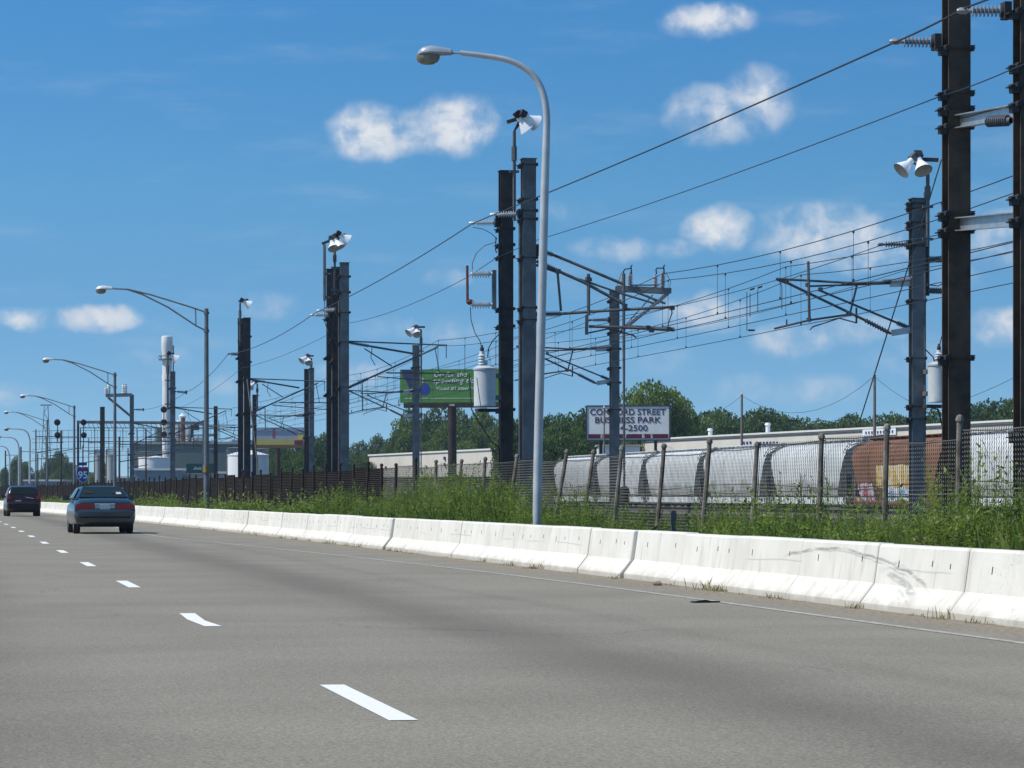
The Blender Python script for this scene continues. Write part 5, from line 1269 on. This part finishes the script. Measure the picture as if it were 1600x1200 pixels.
# ------------------------------------------------------------ weeds, grass
def weed_variant(seed, hgt, stems, leaves, ls, spread=.45):
    rng = np.random.default_rng(seed); V = []; 
    for s in range(stems):
        x, y = rng.normal(size=2)*spread*.5; lx, ly = rng.normal(size=2)*.16; h = hgt*rng.uniform(.45, 1.05)
        k = max(4, int(leaves/stems*h/hgt)); t = rng.uniform(.12, 1, k)**.8
        P = np.stack([x + lx*t*t*h*1.4, y + ly*t*t*h*1.4, t*h], 1); a = rng.uniform(0, 2*np.pi, k)
        out = np.stack([np.cos(a), np.sin(a), rng.uniform(-.25, .75, k)], 1); out /= np.linalg.norm(out, axis=1)[:, None]
        L = ls*rng.uniform(.55, 1.3, k)*(1.15 - .55*t); sd = np.cross(out, rng.normal(size=(k, 3))*.3 + np.array([0, 0, 1])); sd /= np.linalg.norm(sd, axis=1)[:, None]
        st = P + out*(L*.25)[:, None]; tip = P + out*L[:, None]*1.25; w = (L*.30)[:, None]
        V.append(np.stack([P, st + sd*w, tip, st - sd*w], 1).reshape(-1, 3))
        q = np.array([[x-.006, y, 0], [x+.006, y, 0], [x+lx*h*1.4+.003, y+ly*h*1.4, h], [x+lx*h*1.4-.003, y+ly*h*1.4, h]]); V.append(q)
    return np.concatenate(V)
def scatter(name, label, cat, variants, spots, mt):
    out = []; rng = np.random.default_rng(4)
    for (x, y, s, hs) in spots:
        W = variants[rng.integers(len(variants))]; a = rng.uniform(0, 6.28); c, sn = math.cos(a), math.sin(a)
        q = np.stack([x + s*(W[:, 0]*c - W[:, 1]*sn), y + s*(W[:, 0]*sn + W[:, 1]*c), W[:, 2]*hs - .03], 1)
        if name != 'gutter_grass':      # nothing grows through the concrete
            g4 = q.reshape(-1, 4, 3); q = g4[g4[:, :, 0].min(1) > np.interp(g4[:, :, 1].mean(1), _fy, _fx) + .63].reshape(-1, 3)
        out.append(q)
    V = np.concatenate(out); o = link(name, fast_mesh(name, V, np.arange(len(V)).reshape(-1, 4), mt))
    return tag(o, label, cat, None, 'stuff')
wv = [weed_variant(k, 1.0, 14, 380, .075) for k in range(6)]
wfar = [weed_variant(k+20, 1.0, 7, 110, .15, .6) for k in range(6)]
rng = np.random.default_rng(12)
_hp = [(1700, 1.30), (1600, 1.30), (1520, 1.32), (1450, 1.18), (1390, 1.12), (1330, .95), (1280, 1.15), (1210, 1.15), (1150, 1.2), (1110, 1.05), (1060, .45), (1010, .6), (960, .95), (900, 1.1), (860, 1.05), (800, 1.25), (750, 1.38), (700, 1.42), (650, 1.35), (610, 1.3), (570, 1.1), (540, 1.2), (500, 1.2), (460, 1.2), (420, 1.1), (380, 1.25), (330, 1.2), (280, 1.1), (230, 1.2), (150, 1.1), (0, 1.0)]
hx = np.array([p[0] for p in _hp])[::-1]; hz = np.array([p[1] for p in _hp])[::-1]
def wh(x, y):
    px = 800 + FPX*(x*CR.x + y*CR.y)/(x*CF.x + y*CF.y); return float(np.interp(px, hx, hz))
near, far = [], []
def clumps(y0, y1, pw, nb, out, per, fill, wid):
    for k in range(nb):
        y = y0 + (y1-y0)*rng.uniform(0, 1)**pw; x = bx(y) + 1.0 + rng.uniform(0, 1)**1.2*wid; h = wh(x, y)*rng.uniform(.6, 1.3)
        if rng.uniform() > .25 + .8*min(1, wh(x, y)): continue
        rad = rng.uniform(.25, .75)
        for j in range(int(per*rad/.5) + 1):
            a, q = rng.uniform(0, 6.28), rng.uniform(0, 1)**.6*rad
            out.append((x + math.cos(a)*q, y + math.sin(a)*q*1.3, rng.uniform(.6, 1.1), h*(1.08 - .45*(q/rad)**2)*rng.uniform(.8, 1.1)))
    for k in range(fill):
        y = y0 + (y1-y0)*rng.uniform(0, 1)**pw; x = bx(y) + .8 + rng.uniform(0, 1)*(wid + .5); h = wh(x, y)
        out.append((x, y, rng.uniform(.8, 1.4), h*rng.uniform(.25, .6)))
clumps(24, 94, 1.1, 210, near, 5, 210, 2.9)
clumps(92, 362, 1.2, 230, far, 4, 260, 2.6)
scatter('weeds', 'leafy green weeds crowding the strip behind the concrete barrier', 'weeds', wv, near, M['weed'])
scatter('weeds', 'distant leafy weeds along the barrier toward the cars', 'weeds', wfar, far, M['weed'])
def blade_variant(seed, hgt, k, w):
    rng = np.random.default_rng(seed); x, y = rng.normal(size=(2, k))*.22; a = rng.uniform(0, 6.28, k); h = hgt*rng.uniform(.4, 1.1, k); ln = rng.uniform(.1, .55, k)*h*(1 if w < .01 else .5)
    dx, dy = np.cos(a), np.sin(a); z = np.zeros(k)
    B0 = np.stack([x - dy*w, y + dx*w, z], 1); B1 = np.stack([x + dy*w, y - dx*w, z], 1); T = np.stack([x + dx*ln, y + dy*ln, h], 1); Mx = np.stack([x + dx*ln*.35 + dy*w*.8, y + dy*ln*.35 - dx*w*.8, h*.6], 1)
    return np.stack([B0, B1, Mx, T], 1).reshape(-1, 3)
gv = [blade_variant(k, 1.0, 70, .008) for k in range(5)]; sp_g = []
for k in range(900):
    y = 24 + 120*rng.uniform(0, 1)**1.2; x = bx(y) + .7 + rng.uniform(0, 1)*8; h = wh(min(x, 13), y); sp_g.append((x, y, rng.uniform(.8, 1.5), rng.uniform(.35, .8)*(.5 + .5*h)))
scatter('tall_grass', 'tall verge grass between the barrier and the railway', 'grass', gv, sp_g, M['grass'])
tv = [blade_variant(k+50, 1.0, 22, .012) for k in range(5)]; sp_t = []
for px, s in ((1480, 1.5), (1440, .6), (1430, .6), (1345, 1.0), (1530, 1.0), (1545, .7), (1232, .8), (1212, .9), (1205, .7), (1128, 1.3), (1110, 1.8), (1118, .9), (1055, 1.0), (970, .9), (965, .6), (845, 1.3), (835, 1), (800, 1.1), (790, .7), (755, 1.0), (720, .6), (650, .8), (640, .9), (625, 1.2), (610, 1.0), (560, 1.1), (545, 1.0), (520, 1.3), (512, 1.1), (480, 1.0), (462, 1.2), (440, 1.2), (400, 1.2), (385, .8), (330, 1), (300, 1), (270, .8)):
    Y = onX(px, bx(onX(px, 9.4)[0]) - .05)[0]; sp_t.append((bx(Y) - .03 - rng.uniform(0, .1), Y, .24*s, .11*s)); sp_t.append((bx(Y) - .03 - rng.uniform(0, .15), Y + rng.uniform(-.3, .3), .2*s, .07*s))
for k in range(60):
    Y = rng.uniform(26, 110); sp_t.append((bx(Y) - .05, Y, .2, rng.uniform(.03, .07)))
scatter('gutter_grass', 'sparse half dry grass tufts at the foot of the barrier', 'grass', tv, sp_t, M['tuft'])
# a scrap of tyre rubber and a stone in the gutter
p = ground(1104, 941.5); b = MB(); b.prism([(-.14, .004), (.13, .004), (.12, .018), (.03, .02), (-.02, .035), (-.08, .02), (-.12, .022)], lambda u, v: (p.x+u*1.2, p.y-.07+u*.4, v), lambda u, v: (p.x+u*1.2-.02, p.y+.07+u*.3, v*.8))
tag(b.build('tyre_scrap', M['black'], None, p), 'flat dark scrap of tyre rubber lying on the edge line', 'debris')
p = ground(1027, 915); b = MB(); b.lathe((p.x, p.y, 0), (0, 0, 1), [(0, .06), (.03, .065), (.05, .04), (.06, .01)], 8); tag(b.build('stone', M['rust_post'], None, p), 'small dark stone lying at the foot of the barrier', 'stone')

for px, X_, hh, lab in ((1052, 10.9, .95, 'small grey marker post among the weeds behind the barrier'),):
    Y = onX(px, X_)[0]; b = MB(); b.box((X_, Y, hh/2), (.07, .05, hh)); b.box((X_, Y - .03, hh - .12), (.09, .012, .18)); tag(b.build('marker_post', M['galv_dull'], None, (X_, Y, 0)), lab, 'marker post')
Y = onX(747, 15.6)[0]; r_ = thing('relay_cabinet', 'small grey relay cabinet behind the fence beside the black pole', 'cabinet', (15.6, Y, 0))
b = MB(); b.box((15.6, Y, .75), (.55, .8, 1.1)); b.box((15.6, Y, .1), (.6, .85, .2)); b.build('cabinet_body', M['galv_dull'], r_); b = MB(); b.prism([(-.34, 1.3), (.34, 1.3), (0, 1.46)], lambda u, v: (15.6+u, Y-.47, v), lambda u, v: (15.6+u, Y+.47, v)); b.build('cabinet_roof', M['galv'], r_)
# ------------------------------------------------------------ cars
def carpaint(name, col, rough=.28):
    m, t, p = nt(name); p.inputs['Base Color'].default_value = (*col, 1); p.inputs['Roughness'].default_value = rough; p.inputs['Metallic'].default_value = .2
    p.inputs['Coat Weight'].default_value = .5; p.inputs['Coat Roughness'].default_value = .06
    pos = t.nodes.new('ShaderNodeNewGeometry').outputs['Position']; sp = t.nodes.new('ShaderNodeSeparateXYZ'); t.links.new(pos, sp.inputs[0])
    c = mixc(t, math_(t, 'MULTIPLY', math_(t, 'SUBTRACT', 1.0, ramp(t, math_(t, 'ADD', sp.outputs[2], math_(t, 'MULTIPLY', noise(t, pos, 4, 4), .3)), .3, .8)), .35), col, (.10, .095, .085)); t.links.new(c, p.inputs['Base Color'])
    return m
M['blue_paint'] = carpaint('slate blue car paint', (.018, .036, .049)); M['red_paint'] = carpaint('dark red car paint', (.030, .002, .003))
gm, gt, gp = nt('tinted car glass'); gp.inputs['Base Color'].default_value = (.012, .022, .022, 1); gp.inputs['Roughness'].default_value = .06; gp.inputs['Specular IOR Level'].default_value = .14; M['glass'] = gm
M['tail'] = mat('red tail lamp lens', (.34, .015, .018), .2, 0, .1, 5); M['tyre'] = M['black']; M['rim'] = mat('alloy rim', (.35, .36, .37), .35, .5, .1, 5); M['plate'] = flatc('number plate', (.50, .52, .55)); M['chrome'] = mat('bright trim', (.6, .6, .6), .2, .8, .05, 5); M['under'] = mat('black underbody', (.012, .012, .012), .9, 0, .1, 5)
def car(kind, label, loc, paint, yaw=0.0):
    r = thing('car', label, 'car', loc, None)
    S = kind == 'sedan'
    def loft(b, secs, smooth=True):
        n = len(secs[0][1]) ; vs_ = []; full = 2*n - 2 if False else 2*n
        for (y, pr) in secs:
            vs_ += [(x, y, z) for x, z in pr] + [(-x, y, z) for x, z in pr[::-1]]
        fs = []
        for i in range(len(secs)-1):
            for k in range(full): fs.append((i*full+k, i*full+(k+1) % full, (i+1)*full+(k+1) % full, (i+1)*full+k))
        fs.append(tuple(range(full-1, -1, -1))); o = (len(secs)-1)*full; fs.append(tuple(range(o, o+full)))
        b.add(vs_, fs, 0, smooth)
    def sec(y, w, zb, zm, zt, wt): return (y, [(w*.80, zb), (w*.95, zb+.05), (w*.99, zb+.18), (w, zm), (w*.985, (zm+zt)/2+.04), (wt, zt-.05), (wt*.88, zt), (wt*.3, zt+.015)])
    if S:
        LEN = 4.95; secs = [sec(-.0, .80, .40, .52, .66, .76), sec(.05, .88, .34, .53, .70, .84), sec(.15, .92, .30, .55, .735, .89), sec(.20, .92, .28, .60, .95, .80), sec(.30, .925, .26, .62, 1.02, .80), sec(.55, .93, .25, .64, 1.06, .80), sec(1.2, .935, .24, .66, 1.07, .84), sec(2.6, .935, .24, .66, 1.03, .86), sec(3.6, .93, .24, .64, .98, .84), sec(4.5, .90, .26, .55, .82, .78), sec(4.85, .80, .32, .5, .68, .66), sec(4.95, .68, .40, .5, .6, .55)]
        rf = [(.85, .80, 1.05, .78, 1.06), (1.25, .82, 1.05, .70, 1.25), (1.62, .84, 1.05, .635, 1.395), (2.1, .85, 1.05, .63, 1.43), (2.8, .85, 1.04, .63, 1.425), (3.15, .84, 1.02, .645, 1.36), (3.95, .80, .97, .76, .99)]
    else:
        LEN = 4.35; secs = [sec(-.0, .80, .42, .58, .72, .78), sec(.05, .89, .36, .58, .76, .86), sec(.15, .92, .30, .62, .80, .90), sec(.20, .92, .30, .66, 1.04, .86), sec(.28, .925, .28, .7, 1.08, .86), sec(1.2, .93, .26, .72, 1.08, .87), sec(2.4, .93, .26, .70, 1.05, .87), sec(3.2, .92, .26, .68, 1.0, .84), sec(4.0, .88, .28, .6, .84, .76), sec(4.35, .72, .38, .5, .66, .6)]
        rf = [(.24, .86, 1.04, .84, 1.07), (.42, .86, 1.05, .74, 1.38), (.56, .86, 1.05, .68, 1.57), (.85, .86, 1.05, .665, 1.63), (1.9, .86, 1.05, .66, 1.64), (2.35, .85, 1.03, .68, 1.55), (3.2, .82, 1.0, .80, 1.02)]
    b = MB(); loft(b, secs); body = b.build('body', paint, None)
    me = body.data; body.parent = r
    def rsec(y, wb, zb, wt, zt): return (y, [(wb, zb), (wb - (wb-wt)*.5 + .015, (zb+zt)/2), (wt + .02, zt - .045), (wt*.93, zt), (wt*.4, zt + .02)])
    b = MB(); loft(b, [rsec(*q) for q in rf]); o = b.build('cabin', paint); o.parent = r
    # glass, set slightly proud of the cabin
    def quadg(nm, pts, mt, parent=r, th=.012):
        a, c, d_, e = [Vector(p) for p in pts]; nrm = (c-a).cross(e-a).normalized()
        if nrm.y > 0 and nm == 'rear_window': nrm = -nrm
        if nm == 'side_window' and nrm.x*a.x < 0: nrm = -nrm
        if nm == 'windscreen' and nrm.y < 0: nrm = -nrm
        bb2 = MB(); bb2.add([p + nrm*.004 for p in (a, c, d_, e)] + [p + nrm*th for p in (a, c, d_, e)], [(0,1,2,3), (4,5,6,7), (0,1,5,4), (1,2,6,5), (2,3,7,6), (3,0,4,7)])
        q = bb2.build(nm, mt); q.parent = parent; return q
    if S:
        quadg('rear_window', [(-.74, .88, 1.085), (.74, .88, 1.085), (.565, 1.60, 1.405), (-.565, 1.60, 1.405)], M['glass'], th=.03)
        quadg('windscreen', [(-.74, 3.88, 1.02), (.74, 3.88, 1.02), (.58, 3.14, 1.385), (-.58, 3.14, 1.385)], M['glass'], th=.03)
        for s in (-1, 1):
            quadg('side_window', [(s*.845, 1.35, 1.08), (s*.85, 2.2, 1.08), (s*.66, 2.2, 1.385), (s*.67, 1.72, 1.36)], M['glass'], th=.03); quadg('side_window', [(s*.85, 2.26, 1.08), (s*.83, 3.55, 1.06), (s*.665, 3.08, 1.36), (s*.66, 2.26, 1.385)], M['glass'], th=.03)
        zt, z0, z1 = .80, .735, .905
        for s in (-1, 1):
            b = MB(); b.prism([(s*.32, z0), (s*.86, z0+.005), (s*.875, z1-.02), (s*.80, z1), (s*.32, z1)], lambda u, v: (u, .15, v), lambda u, v: (u, .32, v)); q = b.build('tail_light', M['tail']); q.parent = r
        b = MB(); b.box((0, .165, .905), (.62, .05, .03)); q = b.build('trunk_trim', M['chrome']); q.parent = r
        b = MB(); b.box((0, .17, .82), (.60, .03, .12)); q = b.build('plate_recess', M['rim']); q.parent = r
        b = MB(); b.box((0, .145, .815), (.31, .02, .15)); q = b.build('number_plate', M['plate']); q.parent = r
        b = MB(); b.box((0, .010, .50), (1.5, .03, .05)); q = b.build('bumper_strip', M['under']); q.parent = r
        quadg('window_sticker', [(.40, 1.05, 1.165), (.56, 1.05, 1.165), (.54, 1.17, 1.222), (.40, 1.17, 1.222)], M['plate'], th=.045)
        for s in (-.42, .42): quadg('head_rest', [(s-.16, 1.10, 1.19), (s+.16, 1.10, 1.19), (s+.13, 1.32, 1.285), (s-.13, 1.32, 1.285)], M['under'], th=.036)
        zr, tw, xs, rr, wb = .31, .20, .80, .315, (1.02, 3.75)
    else:
        quadg('rear_window', [(-.72, .30, 1.17), (.72, .30, 1.17), (.62, .50, 1.50), (-.62, .50, 1.50)], M['glass'], th=.035)
        quadg('windscreen', [(-.74, 3.1, 1.06), (.74, 3.1, 1.06), (.6, 2.38, 1.54), (-.6, 2.38, 1.54)], M['glass'], th=.03)
        for s in (-1, 1):
            quadg('side_window', [(s*.86, .75, 1.1), (s*.86, 1.75, 1.1), (s*.69, 1.75, 1.56), (s*.69, .85, 1.55)], M['glass'], th=.03); quadg('side_window', [(s*.86, 1.82, 1.1), (s*.84, 2.85, 1.08), (s*.695, 2.3, 1.52), (s*.69, 1.82, 1.56)], M['glass'], th=.03)
            b = MB(); b.prism([(s*.62, .92), (s*.90, .95), (s*.88, 1.2), (s*.82, 1.28), (s*.74, 1.12)], lambda u, v: (u, .14, v), lambda u, v: (u, .45, v)); q = b.build('tail_light', M['tail']); q.parent = r
        b = MB(); b.box((-.30, .155, .80), (.31, .03, .15)); q = b.build('number_plate', M['plate']); q.parent = r
        b = MB(); b.box((.3, .165, 1.0), (.45, .04, .03), Matrix.Rotation(R(10), 3, 'Y')); q = b.build('trim_strip', M['chrome']); q.parent = r
        b = MB(); b.beam((0, .27, 1.16), (.28, .36, 1.3), .02, .03); q = b.build('rear_wiper', M['under']); q.parent = r
        b = MB(); b.box((0, .02, .52), (1.62, .06, .30)); q = b.build('bumper', M['under']); q.parent = r
        zr, tw, xs, rr, wb = .33, .21, .80, .33, (.78, 3.4)
    b = MB(); b.box((0, LEN/2, .32), (1.60, LEN - .5, .22)); q = b.build('underbody', M['under']); q.parent = r
    for y in wb:
        for s in (-1, 1):
            b = MB(); b.lathe((s*(xs+tw/2), y, rr), (-s, 0, 0), [(.02, rr*.62), (.0, rr*.7), (.0, rr*.92), (.03, rr), (tw-.03, rr), (tw, rr*.92), (tw, 0)], 24); w_ = b.build('wheel', M['tyre']); w_.parent = r
            b = MB(); b.lathe((s*(xs+tw/2), y, rr), (-s, 0, 0), [(.015, 0), (.01, rr*.2), (.03, rr*.3), (.012, rr*.6), (.03, rr*.64)], 16); q = b.build('rim', M['rim']); q.parent = w_
    for s in (-1, 1):
        ym = 3.35 if S else 2.75
        b = MB(); b.box((s*.99, ym, 1.08), (.2, .09, .14)); b.box((s*.89, ym+.02, 1.04), (.1, .05, .05)); q = b.build('side_mirror', paint); q.parent = r
    b = MB(); b.tube([(.55, -.02, .27), (.55, .3, .27)], .035, 8); q = b.build('exhaust_pipe', M['under']); q.parent = r
    r.rotation_euler.z = yaw; return r
pS = ground(164.5, 834.3); car('sedan', 'slate blue sedan seen from behind, driving in the lane next to the barrier', (pS.x, pS.y, 0), M['blue_paint'], R(1.2))
pH = ground(37.5, 806.8); car('hatch', 'dark red tall hatchback seen from behind, ahead of the blue sedan at the left edge', (pH.x, pH.y, 0), M['red_paint'], R(2.0))

# ------------------------------------------------------------ summer haze
hm = bpy.data.materials.new('thin blue haze'); hm.use_nodes = True; ht = hm.node_tree
for n_ in list(ht.nodes):
    if n_.type != 'OUTPUT_MATERIAL': ht.nodes.remove(n_)
hv = ht.nodes.new('ShaderNodeVolumePrincipled'); hv.inputs['Color'].default_value = (.70, .83, 1.0, 1); hv.inputs['Density'].default_value = HAZE; hv.inputs['Anisotropy'].default_value = .2
ht.links.new(hv.outputs[0], ht.nodes['Material Output'].inputs['Volume'])
b = MB(); b.box((350, 1100, 17.5), (1960, 2420, 38)); tag(b.build('haze', hm), kind='stuff')
scene.cycles.volume_bounces = 0
